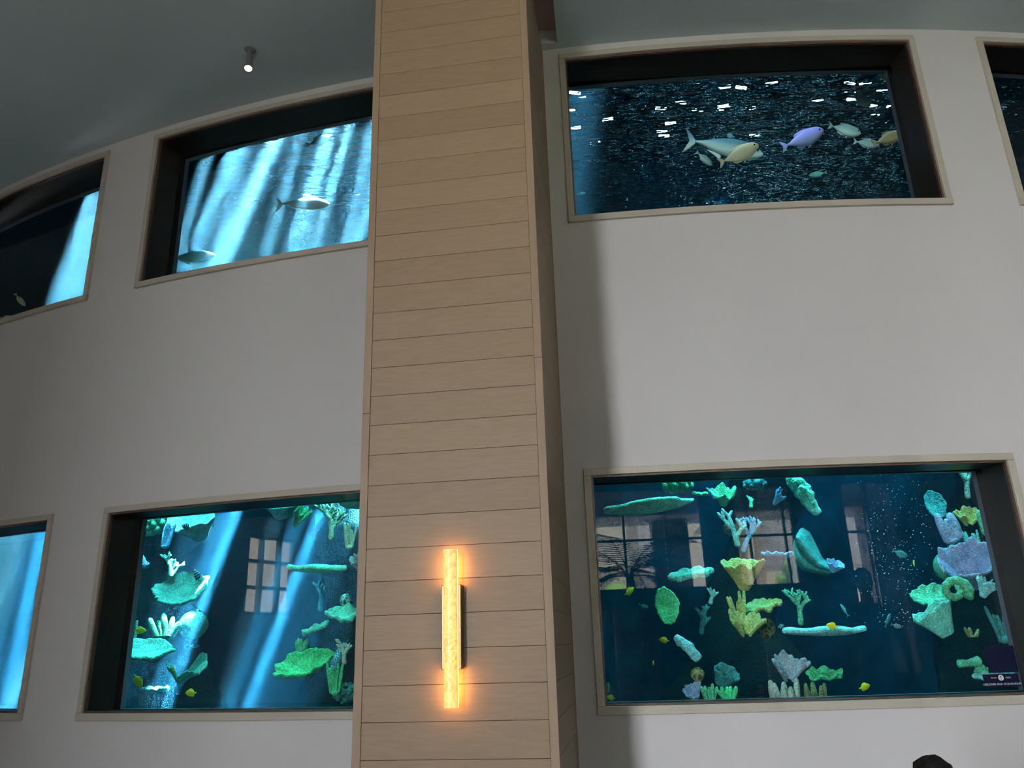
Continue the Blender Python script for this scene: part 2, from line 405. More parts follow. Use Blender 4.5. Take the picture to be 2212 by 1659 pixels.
mb.rings([[cyl(a, 0, RT), cyl(a, 8, RT), cyl(a, 8, RT-.2), cyl(a, 0, RT-.2)] for a in AA]); struct(mb.build('wall_tank', M['tankwall']))
for e, n in ((TA0, 'wall_tank_left'), (TA1, 'wall_tank_right')):
    s = -1 if e < 0 else 1; mb = MB()
    mb.rings([[cyl(e, 0, r), cyl(e, 8, r), cyl(e+s*.02, 8, r), cyl(e+s*.02, 0, r)] for r in (RB, RT)]); struct(mb.build(n, M['tankwall']))
mb = MB(); mb.rings([[cyl(a, 0, R-.29), cyl(a, 0, RT), cyl(a, ZF, RT), cyl(a, ZF, R-.29)] for a in AA]); 
M['sand'] = mat('tank_sand', (.12, .16, .15), .9, .1, var=.3, scale=6); struct(mb.build('floor_tank', M['sand']))
mb = MB(); mb.rings([[cyl(a, 8, R), cyl(a, 8, RT), cyl(a, 8.1, RT), cyl(a, 8.1, R)] for a in AA]); struct(mb.build('ceiling_tank', M['dark']))
mb = MB(); mb.rings([[cyl(a, 5.7, R), cyl(a, 8.05, R), cyl(a, 8.05, R-.15), cyl(a, 5.7, R-.15)] for a in AA]); struct(mb.build('wall_tank_front', M['dark']))

def spot_light(name, p, q, watts, col, ang, blend=.3, size=.04, tex=None):
    l = bpy.data.lights.new(name, 'SPOT'); l.energy = watts; l.color = col; l.spot_size = ang; l.spot_blend = blend; l.shadow_soft_size = size
    o = bpy.data.objects.new(name, l); C.objects.link(o); o.location = p
    o.rotation_euler = (Vector(q)-Vector(p)).to_track_quat('-Z', 'Y').to_euler()
    if tex:
        l.use_nodes = True; N = l.node_tree.nodes; L = l.node_tree.links; em = N['Emission']
        tc = N.new('ShaderNodeTexCoord'); mp = N.new('ShaderNodeMapping'); mp.inputs['Scale'].default_value = tex[1]; L.new(tc.outputs['Normal'], mp.inputs[0])
        nz = N.new('ShaderNodeTexNoise'); nz.inputs['Scale'].default_value = tex[0]; nz.inputs['Detail'].default_value = 2; nz.inputs['Distortion'].default_value = .5; L.new(mp.outputs[0], nz.inputs[0])
        cr = N.new('ShaderNodeValToRGB'); e = cr.color_ramp.elements
        e[0].position = .40; e[0].color = (tex[2],)*3+(1,); e[1].position = .62; e[1].color = (1, 1, 1, 1)
        L.new(nz.outputs[0], cr.inputs[0]); L.new(cr.outputs[0], em.inputs['Color']); em.inputs['Strength'].default_value = 1
    return o
CYAN = (.25, .85, 1.)
ZTOP = 8.0
def shaft(x0, y0, x1, y1, Y, wpx, watts, col=(.45, .88, 1.), depth=.16, spread=.025, zt=None):
    "slanting shaft of daylight cast by an area lamp, through the pixels (x0, y0) and (x1, y1) at distance Y"
    a, b = at(x0, y0, Y), at(x1, y1, Y); d = (b-a).normalized(); p = a - d*(((zt or ZTOP)-a.z)/-d.z)
    l = bpy.data.lights.new('tank_daylight', 'AREA'); l.shape = 'RECTANGLE'; l.size = wpx*U(Y, a); l.size_y = depth; l.energy = watts*l.size*depth; l.color = col; l.spread = spread
    o = bpy.data.objects.new('tank_daylight', l); C.objects.link(o)
    z = -d; x = (CAMR - z*CAMR.dot(z)).normalized(); y = z.cross(x)
    Mx = Matrix((x, y, z)).transposed().to_4x4(); Mx.translation = p; o.matrix_world = Mx; return o
CAMR = rt.copy(); CAMR.z = 0; CAMR.normalize()
def U(Y, c): return (Vector(c)-EYEV).dot(fw)/F
# bright daylight shafts behind the upper left windows
K_ = 4000
for x0, y0, x1, y1, Y, w_, k in (
    (560, 280, 460, 600, 6.2, 760, .24), (500, 340, 425, 600, 5.8, 70, .8), (570, 360, 470, 590, 5.9, 15, 5.), (556, 360, 450, 590, 6.0, 9, 5.), (485, 360, 395, 590, 6.1, 12, 4.), (690, 330, 610, 590, 5.6, 14, 5.), (705, 330, 634, 590, 5.65, 8, 5.),
    (735, 330, 660, 590, 5.7, 12, 3.5), (790, 300, 720, 590, 5.5, 40, .9), (645, 300, 560, 590, 5.9, 10, 2.), (830, 300, 750, 590, 5.4, 14, 3.), (440, 360, 370, 590, 6.0, 8, 3.),
    (196, 430, 118, 650, 6.4, 9, 6.0), (212, 430, 132, 650, 6.4, 36, 1.2), (232, 430, 160, 650, 6.5, 8, 5.), (250, 430, 180, 650, 6.4, 70, .7)):
    shaft(x0, y0, x1, y1, Y, w_, K_*k, (1., 1., .92))
shaft(1232, 180, 1205, 420, 4.9, 110, K_*.16, (.7, .96, 1.), spread=.09)
# unseen ledge added between the window rows to block the upper shafts
mb = MB(); rr = []
for i in range(61):
    a = TA0+.01 + (-.085-TA0-.01)*i/60; n = 12; ring = []
    for k in range(n):
        t = 2*PI*k/n; q = 1+.25*noise.noise(Vector((a*14, math.cos(t)*1.5, math.sin(t)*1.5)))
        ring.append(cyl(a, EYE+2.05+.13*math.sin(t)*q, 10.75+1.15*math.cos(t)*q))
    rr.append(ring)
mb.rings(rr); M['ledge'] = mat('blocker_rock', (.012, .03, .03), .9, .05, var=.4, scale=5, bump=.6); struct(mb.build('wall_shaft_blocker', M['ledge'], smooth=True))
# shafts reaching down behind the lower left windows
for x0, y0, x1, y1, Y, w_, k in ((508, 1110, 350, 1540, 6.0, 16, 2.0), (490, 1110, 330, 1540, 6.1, 44, .62), (450, 1110, 290, 1540, 6.3, 80, .20), (690, 1110, 530, 1540, 5.8, 20, 1.3), (735, 1110, 575, 1540, 6.0, 100, .34), (650, 1110, 490, 1540, 6.2, 30, .35), (800, 1110, 650, 1540, 6.0, 80, .22), (96, 1130, 40, 1400, 6.6, 14, 1.8), (88, 1130, 20, 1400, 6.8, 60, .35)):
    shaft(x0, y0, x1, y1, Y, w_, K_*k*.75, (.28, .84, 1.), spread=.035, zt=EYE+1.72)

# knobbly reef wall along the back of the tank
mb = MB(); ids = []
na, nzz = 120, 46
for j in range(nzz+1):
    z = ZF + (ZS-.25-ZF)*j/nzz; ring = []
    for i in range(na+1):
        a = TA0+.005 + (TA1-TA0-.01)*i/na; v = Vector((a*8, z*.9, 0))
        q = .55*noise.noise(v) + .30*noise.noise(v*2.3) + .16*noise.noise(v*5.1)
        ring.append(mb.vert(cyl(a, z, 7.55+.55*q)))
    ids.append(ring)
for j in range(nzz):
    for i in range(na): mb.face((ids[j][i], ids[j][i+1], ids[j+1][i+1], ids[j+1][i]))
M['reefwall'] = mat('reef_wall_rock', (.006, .045, .080), .95, .03, col2=(.018, .105, .150), scale=4, bump=.8, bscale=14)
struct(mb.build('wall_reef', M['reefwall'], smooth=True))

# unseen wide fill lamps added to brighten the reef wall
for a, r, z, ta, wt in ((.02, 10.2, 5.3, .05, 180), (.20, 10.2, 5.3, .24, 210), (-.42, 10.4, 5.3, -.42, 14)):
    spot_light('reef_fill', cyl(a, z, r), cyl(ta, 3.9, 7.6), wt, (.10, .62, 1.), 1.5, .8, .08)
# ------------------------------------------------------------------ corals
def coral_mat(name, c1, c2=None, bump=.9, bscale=60, scale=14, rough=.7, pit=95):
    m = bpy.data.materials.new(name); m.use_nodes = True; N, L, b = nodes(m); c2 = c2 or tuple(min(1, x*1.5) for x in c1)
    tc = N.new('ShaderNodeTexCoord'); nz = N.new('ShaderNodeTexNoise'); nz.inputs['Scale'].default_value = scale; nz.inputs['Detail'].default_value = 6; nz.inputs['Roughness'].default_value = .65; L.new(tc.outputs['Object'], nz.inputs[0])
    vo = N.new('ShaderNodeTexVoronoi'); vo.inputs['Scale'].default_value = pit; L.new(tc.outputs['Object'], vo.inputs[0])
    ad = N.new('ShaderNodeMath'); ad.operation = 'MULTIPLY_ADD'; ad.inputs[1].default_value = .45; L.new(vo.outputs['Distance'], ad.inputs[0]); L.new(nz.outputs[0], ad.inputs[2])
    cr = N.new('ShaderNodeValToRGB'); e = cr.color_ramp.elements; e[0].position = .45; e[0].color = (*[x*.55 for x in c1], 1); e[1].position = .95; e[1].color = (*c2, 1)
    L.new(ad.outputs[0], cr.inputs[0]); L.new(cr.outputs[0], b.inputs['Base Color']); b.inputs['Roughness'].default_value = rough; b.inputs['Specular IOR Level'].default_value = .25
    bp = N.new('ShaderNodeBump'); bp.inputs['Strength'].default_value = bump; bp.inputs['Distance'].default_value = .012
    L.new(ad.outputs[0], bp.inputs['Height']); L.new(bp.outputs[0], b.inputs['Normal']); return m
M['c_green'] = coral_mat('green_coral', (.06, .40, .20), (.16, .70, .40))
M['c_bright'] = coral_mat('bright_green_coral', (.03, .62, .22), (.12, .95, .45))
M['c_cyan'] = coral_mat('cyan_coral', (.12, .58, .60), (.35, .90, .88))
M['c_aqua'] = coral_mat('aqua_coral', (.10, .62, .50), (.25, .90, .72))
M['c_blue'] = coral_mat('blue_coral', (.10, .38, .75), (.25, .62, .95))
M['c_lilac'] = coral_mat('lilac_coral', (.22, .34, .55), (.40, .50, .70))
M['c_yellow'] = coral_mat('yellow_green_coral', (.34, .46, .10), (.58, .68, .24))
M['c_pale'] = coral_mat('pale_coral', (.40, .62, .50), (.60, .80, .68))
M['c_olive'] = coral_mat('olive_coral', (.16, .22, .08), (.30, .36, .16))
M['c_teal'] = coral_mat('dim_teal_coral', (.03, .22, .22), (.07, .38, .36))
M['c_grey'] = coral_mat('grey_lilac_coral', (.28, .32, .36), (.45, .50, .55))
M['rock'] = coral_mat('dark_reef_rock', (.004, .010, .011), (.010, .022, .020), scale=5, rough=1.0)
M['rock'].node_tree.nodes['Principled BSDF'].inputs['Specular IOR Level'].default_value = .02
def brain_mat(name, c1, c2, sc_=26):
    m = bpy.data.materials.new(name); m.use_nodes = True; N, L, b = nodes(m)
    tc = N.new('ShaderNodeTexCoord'); nz = N.new('ShaderNodeTexNoise'); nz.inputs['Scale'].default_value = 14; L.new(tc.outputs['Object'], nz.inputs[0])
    ad = N.new('ShaderNodeMix'); ad.data_type = 'RGBA'; ad.inputs[0].default_value = .06; L.new(tc.outputs['Object'], ad.inputs[6]); L.new(nz.outputs[1], ad.inputs[7])
    vo = N.new('ShaderNodeTexVoronoi'); vo.feature = 'DISTANCE_TO_EDGE'; vo.inputs['Scale'].default_value = sc_; L.new(ad.outputs[2], vo.inputs[0])
    cr = N.new('ShaderNodeValToRGB'); e = cr.color_ramp.elements; e[0].position = .02; e[0].color = (*c2, 1); e[1].position = .22; e[1].color = (*c1, 1)
    L.new(vo.outputs[0], cr.inputs[0]); L.new(cr.outputs[0], b.inputs['Base Color'])
    bp = N.new('ShaderNodeBump'); bp.inputs['Strength'].default_value = .8; bp.inputs['Distance'].default_value = .01; bp.invert = True
    L.new(vo.outputs[0], bp.inputs['Height']); L.new(bp.outputs[0], b.inputs['Normal']); b.inputs['Roughness'].default_value = .7
    return m
M['brain_ring'] = brain_mat('ringed_brain_coral', (.02, .07, .08), (.25, .70, .68), 34)
M['brain_olive'] = brain_mat('olive_brain_coral', (.05, .06, .02), (.30, .34, .12), 30)
M['brain_green'] = brain_mat('green_brain_coral', (.03, .26, .14), (.08, .45, .26), 60)
M['brain_dark'] = brain_mat('dark_brain_coral', (.012, .03, .03), (.08, .14, .12), 40)

def nz3(x, y, z): return noise.noise(Vector((x, y, z)))
CAMR = rt.copy(); CAMR.z = 0; CAMR.normalize()
def frame(nrm, spin=0):
    z = Vector(nrm).normalized(); x = Vector((1, 0, 0)); x = (x - z*x.dot(z)).normalized(); y = z.cross(x)
    return Matrix((x, y, z)).transposed() @ Matrix.Rotation(spin, 3, 'Z')
def sheet(fn, nt, na, closed=True):
    mb = MB(); ids = [[mb.vert(fn(i/(nt-1), j/na if closed else j/(na-1))) for j in range(na)] for i in range(nt)]
    for i in range(nt-1):
        for j in range(na if closed else na-1):
            k = (j+1) % na; mb.face((ids[i][j], ids[i][k], ids[i+1][k], ids[i+1][j]))
    return mb
def place(mb, c, Rm):
    c = Vector(c); mb.v = [tuple(c + Rm @ Vector(v)) for v in mb.v]; return mb
def fin(mb, name, m, c, th=0, subd=1, smooth=True):
    o = mb.build(name, m, smooth=smooth, loc=c)
    if th:
        s = o.modifiers.new('thickness', 'SOLIDIFY'); s.thickness = th; s.offset = 0
    if subd:
        s = o.modifiers.new('subd', 'SUBSURF'); s.levels = s.render_levels = subd
    return o
def U(Y, c): return (Vector(c)-EYEV).dot(fw)/F      # metres per photograph pixel at that point

def plate(name, x, y, Y, w, d, m, nrm=(0, -.25, 1), th=9, ruf=.05, lift=.15, seed=1, spin=0, lob=3., rib=0):
    "flat ruffled table coral: w px wide, d px deep, on a short foot"
    c = at(x, y, Y); u = U(Y, c); w *= u; d *= u; th *= u
    def fn(t, a):
        A = 2*PI*a; r = t**.8
        q = 1 + .22*nz3(math.cos(A)*lob*.5, math.sin(A)*lob*.5, seed*7.3) + .12*nz3(math.cos(A)*lob*2, math.sin(A)*lob*2, seed*3.1) + .07*t*nz3(math.cos(A)*lob*5, math.sin(A)*lob*5, seed*1.3) + rib*.5*math.sin(A*22+seed)*t**4
        z = lift*w*.5*(r*r-.5) + ruf*w*r*r*nz3(math.cos(A)*lob, math.sin(A)*lob, seed*2.7+t) + .012*w*nz3(r*9*math.cos(A), r*9*math.sin(A), seed)
        z += rib*.10*w*t*math.sin(A*22+seed)
        return Vector((w/2*q*r*math.cos(A), d/2*q*r*math.sin(A), z))
    mb = sheet(fn, 9, 72)
    Rm = frame(nrm, spin); place(mb, c, Rm)
    return fin(mb, name, m, c, th)
def cup(name, x, y, Y, w, h, m, nrm=(0, -.3, 1), th=7, ruf=.12, seed=1, arc=1., spin=0, flare=.55, stem=.14, rib=0, dep=1.):
    "funnel or folded cup: w px across the rim, h px tall; arc < 1 leaves it open at one side"
    c = at(x, y, Y); u = U(Y, c); w *= u; h *= u; th *= u
    def fn(t, a):
        A = 2*PI*(a*arc + spin)
        r = stem + (1-stem)*t**flare if flare >= 1 else stem + (1-stem)*(t**(1/flare))*.35 + (1-stem)*.65*t
        rr = r*w/2*(1 + ruf*1.2*t*t*nz3(math.cos(A)*1.8, math.sin(A)*1.8, seed*5.1) + rib*.25*t*math.sin(A*20))
        z = h*(t-.5) + h*ruf*1.6*t*t*nz3(math.cos(A)*2.4, math.sin(A)*2.4, seed*9.7) + h*(.04+.5*ruf)*t**3*nz3(math.cos(A)*6, math.sin(A)*6, seed*1.7)
        return Vector((rr*math.cos(A), rr*math.sin(A)*dep, z))
    mb = sheet(fn, 10, 64, arc >= 1)
    Rm = frame(nrm); place(mb, c, Rm); return fin(mb, name, m, c, th)
def branch(name, x, y, Y, h, m, rad=6, seed=1, lean=(0, 0, 1), spread=.75, depth=3, kids=3, flat=.6, sp=.62):
    "staghorn coral growing from its foot at the pixel"
    c = at(x, y, Y); u = U(Y, c); h *= u; rad *= u; rn = random.Random(seed); mb = MB()
    def grow(p, d, ln, r, k):
        pts = [p]; q = p
        n = 4
        for i in range(n):
            d = (d + Vector((rn.uniform(-.16, .16), rn.uniform(-.16, .16)*flat, rn.uniform(0, .14)))).normalized(); q = q + d*ln/n; pts.append(q)
        mb.tube(pts, [r*(1-.28*i/n) for i in range(n+1)], 8, tip=True)
        if k > 0:
            m_ = kids if k == depth else rn.choice((2, 3))
            for i in range(m_):
                s = pts[rn.choice((2, 3, 4)) if i else 4]; an = (i-(m_-1)/2)*spread*1.3/max(1, m_-1)*2 + rn.uniform(-.3, .3)
                nd = (d + CAMR*math.sin(an)*1.1 + Vector((0, rn.uniform(-.7, .7)*flat, rn.uniform(-.1, .35)))).normalized()
                grow(s, nd, ln*sp*rn.uniform(.75, 1.2), r*.76, k-1)
    grow(c, Vector(lean).normalized(), h*.42, rad, depth)
    return fin(mb, name, m, c, 0, 1)
def fingers(name, x, y, Y, w, h, m, n=6, rad=5, seed=1, fan=.35, lean=(0, 0, 1), bulb=1.):
    "cluster of upright finger shaped lobes; (x, y) is the middle of the foot"
    c = at(x, y, Y); u = U(Y, c); w *= u; h *= u; rad *= u; rn = random.Random(seed); mb = MB()
    ln = Vector(lean).normalized(); side = (CAMR - ln*CAMR.dot(ln)).normalized()
    for i in range(n):
        t = (i+.5)/n*2-1; b = c + side*t*w*.32 + Vector((0, rn.uniform(-.5, .5)*w*.35, 0))
        d = (ln + side*t*fan + Vector((0, rn.uniform(-.2, .2), 0))).normalized(); H = h*rn.uniform(.6, 1.05)
        pts = [b-d*h*.08]; q = b
        for k in range(5):
            pts.append(q); d = (d + Vector((rn.uniform(-.08, .08), rn.uniform(-.08, .08), .03))).normalized(); q = q + d*H/4.6
        r = rad*rn.uniform(.8, 1.2)
        mb.tube(pts, [r*.9, r, r*.95, r*(.9+.1*bulb), r*.9*bulb, r*.72*bulb], 8, tip=True)
    mb.lathe(c-ln*h*.06, [(0, -h*.10), (w*.30, -h*.05), (w*.36, h*.02), (w*.2, h*.10), (0, h*.13)], 12, ln)
    return fin(mb, name, m, c, 0, 1)
def blob(mb, c, r, seed=1, amp=.25, f=2., nu=20, nv=12, sx=1, sy=1, sz=1, f2=0, a2=0):
    c = Vector(c); rr = []
    for j in range(nv+1):
        th = PI*j/nv; ring = []
        for k in range(nu):
            a = 2*PI*k/nu; d = Vector((math.sin(th)*math.cos(a), math.sin(th)*math.sin(a), math.cos(th)))
            q = r*(1 + amp*noise.noise(d*f + Vector((seed*3.3, seed, 0))) + (a2*noise.noise(d*f2 + Vector((0, seed, 5))) if a2 else 0))
            ring.append(c + Vector((d.x*q*sx, d.y*q*sy, d.z*q*sz)))
        rr.append(ring)
    mb.rings(rr)
def dome(name, x, y, Y, w, h, m, seed=1, amp=.06, f=2.):
    c = at(x, y, Y); u = U(Y, c); mb = MB(); blob(mb, c, 1, seed, amp, f, 28, 18, w*u/2, w*u/2, h*u/2)
    return fin(mb, name, m, c, 0, 1)
def lumpy(name, x, y, Y, w, h, m, n=40, seed=1, knob=.17):
    "cauliflower coral: a dome studded with round knobs"
    c = at(x, y, Y); u = U(Y, c); w *= u; h *= u; rn = random.Random(seed); mb = MB()
    blob(mb, c, 1, seed, .1, 2, 18, 10, w*.42, w*.42, h*.42)
    for i in range(n):
        a = i*2.39996; t = 1-2*(i+.5)/n; s = math.sqrt(1-t*t)
        p = c + Vector((w*.42*s*math.cos(a), w*.42*s*math.sin(a), h*.42*t)); r = knob*min(w, h)*rn.uniform(.7, 1.15)
        blob(mb, p, r, i, .12, 2, 10, 6)
    return fin(mb, name, m, c, 0, 1)
def ridge(name, pts, Y, rads, m, seed=1, amp=.35):
    "knobbly ridge or limb following pixel points"
    P_ = [at(a, b, Y) for a, b in pts]; u = U(Y, P_[0]); rn = random.Random(seed); mb = MB(); c = P_[0]
    pp, rr = [], []
    for i in range(len(P_)-1):
        for k in range(6):
            t = k/6; pp.append(P_[i].lerp(P_[i+1], t)); rr.append((rads[i]*(1-t)+rads[i+1]*t)*u)
    pp.append(P_[-1]); rr.append(rads[-1]*u)
    n = 14; rings = []
    for i, p in enumerate(pp):
        t = (pp[min(i+1, len(pp)-1)]-pp[max(0, i-1)]).normalized(); a = t.cross(Vector((0, 1, .2))).normalized(); b = t.cross(a)
        rings.append([p + (a*math.cos(2*PI*k/n)+b*math.sin(2*PI*k/n))*rr[i]*(1+amp*nz3(math.cos(2*PI*k/n)*1.6+seed, math.sin(2*PI*k/n)*1.6, i*.55)) for k in range(n)])
    rings.insert(0, [pp[0] + (q-pp[0])*.4 - (pp[1]-pp[0])*.4 for q in rings[0]]); rings.append([pp[-1] + (q-pp[-1])*.4 + (pp[-1]-pp[-2])*.4 for q in rings[-1]])
    mb.rings(rings); return fin(mb, name, m, c, 0, 1)

def rockstack(name, label, pts, Y, seed, dy=.75, zb=ZF):
    "dark reef stack: pixel centre line with half widths, rising from the tank floor"
    P_ = [(at(a, b, Y), w) for a, b, w in pts]; n = 40; rings = []
    P_.sort(key=lambda q: q[0].z)
    P_.insert(0, (Vector((P_[0][0].x, P_[0][0].y, zb)), P_[0][1]*1.15))
    segs = []
    for (p, w), (q, v) in zip(P_, P_[1:]):
        k = max(2, int((q.z-p.z)/.07))
        for i in range(k): segs.append((p.lerp(q, i/k), w+(v-w)*i/k))
    segs.append(P_[-1])
    for i, (p, w) in enumerate(segs):
        u = U(Y, p); end = min(1, .35+.5*(len(segs)-1-i)/4)
        ring = []
        for k in range(n):
            a = 2*PI*k/n; ca, sa = math.cos(a), math.sin(a)
            q = 1 + .42*nz3(ca*1.3+seed, sa*1.3, p.z*1.9) + .20*nz3(ca*3.1, sa*3.1+seed, p.z*5) + .10*nz3(ca*7, sa*7+seed, p.z*11)
            ring.append(p + Vector((ca*w*u*q*end, sa*w*u*q*dy*end, .05*nz3(ca*3, sa*3, i))))
        rings.append(ring)
    mb = MB(); mb.rings(rings); o = fin(mb, name, M['rock'], P_[0][0], 0, 0)
    tag(o, label, 'rock'); return o
def T(o, label, cat='coral', group=None):
    tag(o, label, cat, group); return o
GB, GC = 'corals in the lower left window', 'corals in the lower right window'
# ---- lower left window
YBk = 6.3
rockstack('reef_rock', 'dark rock stack behind the corals at the left of the lower left window', [(355, 1560, 120), (330, 1440, 95), (350, 1330, 85), (300, 1230, 60), (350, 1130, 110), (360, 1050, 120)], 7.0, 3)
rockstack('reef_rock', 'dark rock stack behind the corals beside the pillar in the lower left window', [(760, 1560, 105), (765, 1430, 85), (790, 1330, 70), (780, 1230, 75), (775, 1130, 80), (760, 1040, 95)], 6.2, 8)
def B(o, label): return T(o, label, group=GB)
B(lumpy('cauliflower_coral', 328, 1128, 6.0, 74, 54, M['c_green'], 46, 2), 'dark green knobbly coral in the top left corner of the lower left window')
B(cup('vase_coral', 425, 1138, 6.0, 110, 62, M['c_cyan'], (-.15, -.75, .75), 6, .16, 4, flare=.6, stem=.2), 'large turquoise bowl shaped coral cut by the top edge of the lower left window')
B(fingers('finger_coral', 357, 1178, 5.8, 26, 50, M['c_blue'], 6, 4.2, 5, .15), 'bright blue finger cluster below the dark green knobbly coral')
B(ridge('branch_coral', [(280, 1191), (300, 1200), (310, 1216), (318, 1224)], 5.75, [7, 8, 7, 8], M['c_blue'], 3), 'short blue two lobed coral at the left edge of the lower left pane')
B(branch('staghorn_coral', 372, 1262, 6.25, 92, M['c_aqua'], 7.5, 11, (-.18, 0, 1), .8, 3, 3), 'turquoise staghorn coral standing behind the round ruffled bowl')
B(plate('bowl_coral', 394, 1280, 5.9, 108, 96, M['c_aqua'], (.02, -.72, .72), 7, .07, .55, 6, rib=.10, lob=3), 'round turquoise ruffled bowl coral with fine ribs in the lower left window')
B(plate('plate_coral', 276, 1335, 5.7, 34, 26, M['c_teal'], (0, -.2, 1), 5, .12, .3, 3), 'small teal plate coral at the left edge above the yellow tang')
B(fingers('finger_coral', 287, 1378, 5.74, 20, 44, M['c_aqua'], 5, 3, 9, .12), 'thin green fingers rising from the wide turquoise table coral')
B(plate('table_coral', 312, 1407, 5.6, 132, 84, M['c_aqua'], (.05, -.46, .88), 9, .09, .18, 12, lob=2.), 'wide turquoise table coral at the lower left of its window')
B(lumpy('cauliflower_coral', 275, 1392, 5.75, 40, 28, M['c_aqua'], 18, 8), 'turquoise lumps at the left end of the wide table coral')
B(fingers('lobed_coral', 358, 1372, 6.25, 62, 46, M['c_green'], 7, 7.5, 14, .75, bulb=1.15), 'dim green lobed coral left of the round dome coral')
B(dome('dome_coral', 418, 1350, 6.45, 62, 60, M['brain_green'], 3), 'dim green dome coral crossed by a light shaft')
B(cup('leaf_coral', 396, 1448, 5.95, 88, 62, M['c_aqua'], (.35, -.55, .7), 6, .2, 21, .55, .62, flare=.6), 'green folded leaf coral below the round dome coral')
B(plate('plate_coral', 336, 1489, 6.1, 62, 34, M['c_teal'], (.05, -.1, 1), 4, .16, .1, 17), 'faint thin teal ledge coral above the bottom left of the pane')
B(plate('plate_coral', 416, 1396, 6.6, 28, 20, M['c_blue'], (.05, -.15, 1), 4, .16, .1, 19), 'tiny dim blue ledge coral right of the light shaft')
B(cup('barrel_coral', 612, 1103, 5.5, 72, 30, M['c_teal'], (-.05, -.45, .85), 4, .12, 31, dep=.7, stem=.5), 'dark teal open barrel coral at the top middle of the lower left window')
B(cup('leaf_coral', 648, 1120, 5.45, 40, 44, M['c_green'], (.55, -.35, .7), 4, .3, 33, .7, .1), 'small green crinkled leaf coral left of the pale staghorn')
B(branch('staghorn_coral', 714, 1168, 5.35, 104, M['c_pale'], 7.5, 23, (-.02, 0, 1), .85, 3, 3, sp=.66), 'pale green staghorn coral at the top right of the lower left window')
B(dome('boulder_coral', 765, 1082, 5.5, 66, 34, M['c_pale'], 6, .2, 4), 'pale green boulder coral cut by the top edge beside the pillar')
B(fingers('finger_coral', 755, 1180, 5.2, 24, 56, M['c_pale'], 6, 3.6, 27, .12), 'pale speckled finger cluster close beside the pillar')
B(plate('table_coral', 686, 1229, 5.4, 134, 62, M['c_aqua'], (.04, -.16, 1), 10, .04, .12, 41, lob=1.6), 'long flat green table coral in the right half of the lower left window')
B(branch('staghorn_coral', 692, 1322, 6.3, 88, M['c_teal'], 7, 37, (-.1, 0, 1), .8, 2, 3), 'faint teal branching coral beneath the long flat table coral')
B(cup('cup_coral', 776, 1221, 5.15, 34, 40, M['c_grey'], (-.2, -.6, .7), 4, .15, 43), 'pale cup coral half hidden by the left edge of the pillar')
B(dome('brain_coral', 748, 1297, 5.2, 29, 29, M['brain_ring'], 9, .03), 'small round coral with pale rings beside the pillar')
B(plate('plate_coral', 742, 1329, 5.1, 74, 60, M['c_aqua'], (.1, -.52, .85), 7, .2, .3, 47), 'scalloped pale green plate coral beside the pillar')
B(plate('plate_coral', 683, 1357, 5.4, 62, 36, M['c_aqua'], (-.35, -.35, .85), 7, .12, .15, 51), 'small tilted turquoise plate coral above the bright green bowl')
B(plate('bowl_coral', 657, 1441, 5.05, 122, 84, M['c_bright'], (-.22, -.62, .75), 6, .10, .5, 53, rib=.06), 'bright green ribbed bowl coral at the lower right of its window')
B(fingers('lobed_coral', 651, 1404, 5.4, 26, 30, M['c_green'], 5, 5, 55, .5), 'small green lobed coral behind the bright green bowl')
B(branch('staghorn_coral', 744, 1436, 4.95, 66, M['c_pale'], 6, 57, (.02, 0, 1), .9, 2, 4), 'pale yellow green branching coral low beside the pillar')
B(fingers('finger_coral', 723, 1492, 4.95, 30, 66, M['c_bright'], 8, 4.2, 61, .2), 'bright green spiky finger cluster right of the green bowl')
B(lumpy('cauliflower_coral', 748, 1496, 5.1, 60, 40, M['c_teal'], 26, 63), 'dark mottled lump coral at the bottom right beside the pillar')
# ---- lower right window
rockstack('reef_rock', 'dark central rock stack behind the corals of the lower right window', [(1610, 1560, 165), (1620, 1440, 120), (1600, 1350, 75), (1610, 1240, 60), (1640, 1140, 62), (1640, 1050, 90), (1640, 980, 110)], 5.9, 5)
rockstack('reef_rock', 'dark rock stack at the right side of the lower right window', [(2120, 1560, 110), (2110, 1440, 90), (2115, 1330, 85), (2120, 1240, 70), (2130, 1130, 55), (2130, 1040, 70), (2120, 960, 90)], 5.7, 11)
def K(o, label): return T(o, label, group=GC)
K(lumpy('cauliflower_coral', 1464, 1046, 5.2, 70, 36, M['c_green'], 40, 71, .2), 'green knobbly coral above the widest table coral in the lower right window')
K(plate('table_coral', 1404, 1096, 4.9, 196, 70, M['c_aqua'], (-.10, .10, 1), 9, .05, .15, 73, lob=1.5), 'widest green table coral at the upper left of the lower right window')
K(cup('leaf_coral', 1564, 1076, 5.0, 58, 34, M['c_green'], (0, -.5, .85), 5, .3, 75), 'green crinkled bowl coral left of the reflected palm fronds at the top')
K(plate('plate_coral', 1519, 1067, 5.05, 46, 22, M['c_green'], (.1, -.1, 1), 6, .1, .1, 77), 'short green plate coral touching the crinkled bowl coral')
K(ridge('tube_coral', [(1545, 1076), (1534, 1064), (1526, 1054)], 4.82, [6, 4, 2], M['c_blue'], 3, .1), 'small blue spike coral over the short green plate')
K(lumpy('cauliflower_coral', 1630, 1044, 5.3, 52, 30, M['c_teal'], 26, 79), 'dark green lump coral at the top middle of the lower right window')
K(branch('staghorn_coral', 1594, 1182, 4.85, 96, M['c_cyan'], 7.5, 91, (.02, 0, 1), .8, 2, 3), 'turquoise thick branching coral left of the blue staghorn')
K(branch('staghorn_coral', 1604, 1194, 4.95, 100, M['c_blue'], 7, 88, (.55, 0, 1), .85, 3, 3), 'blue staghorn coral right of the turquoise branching coral')
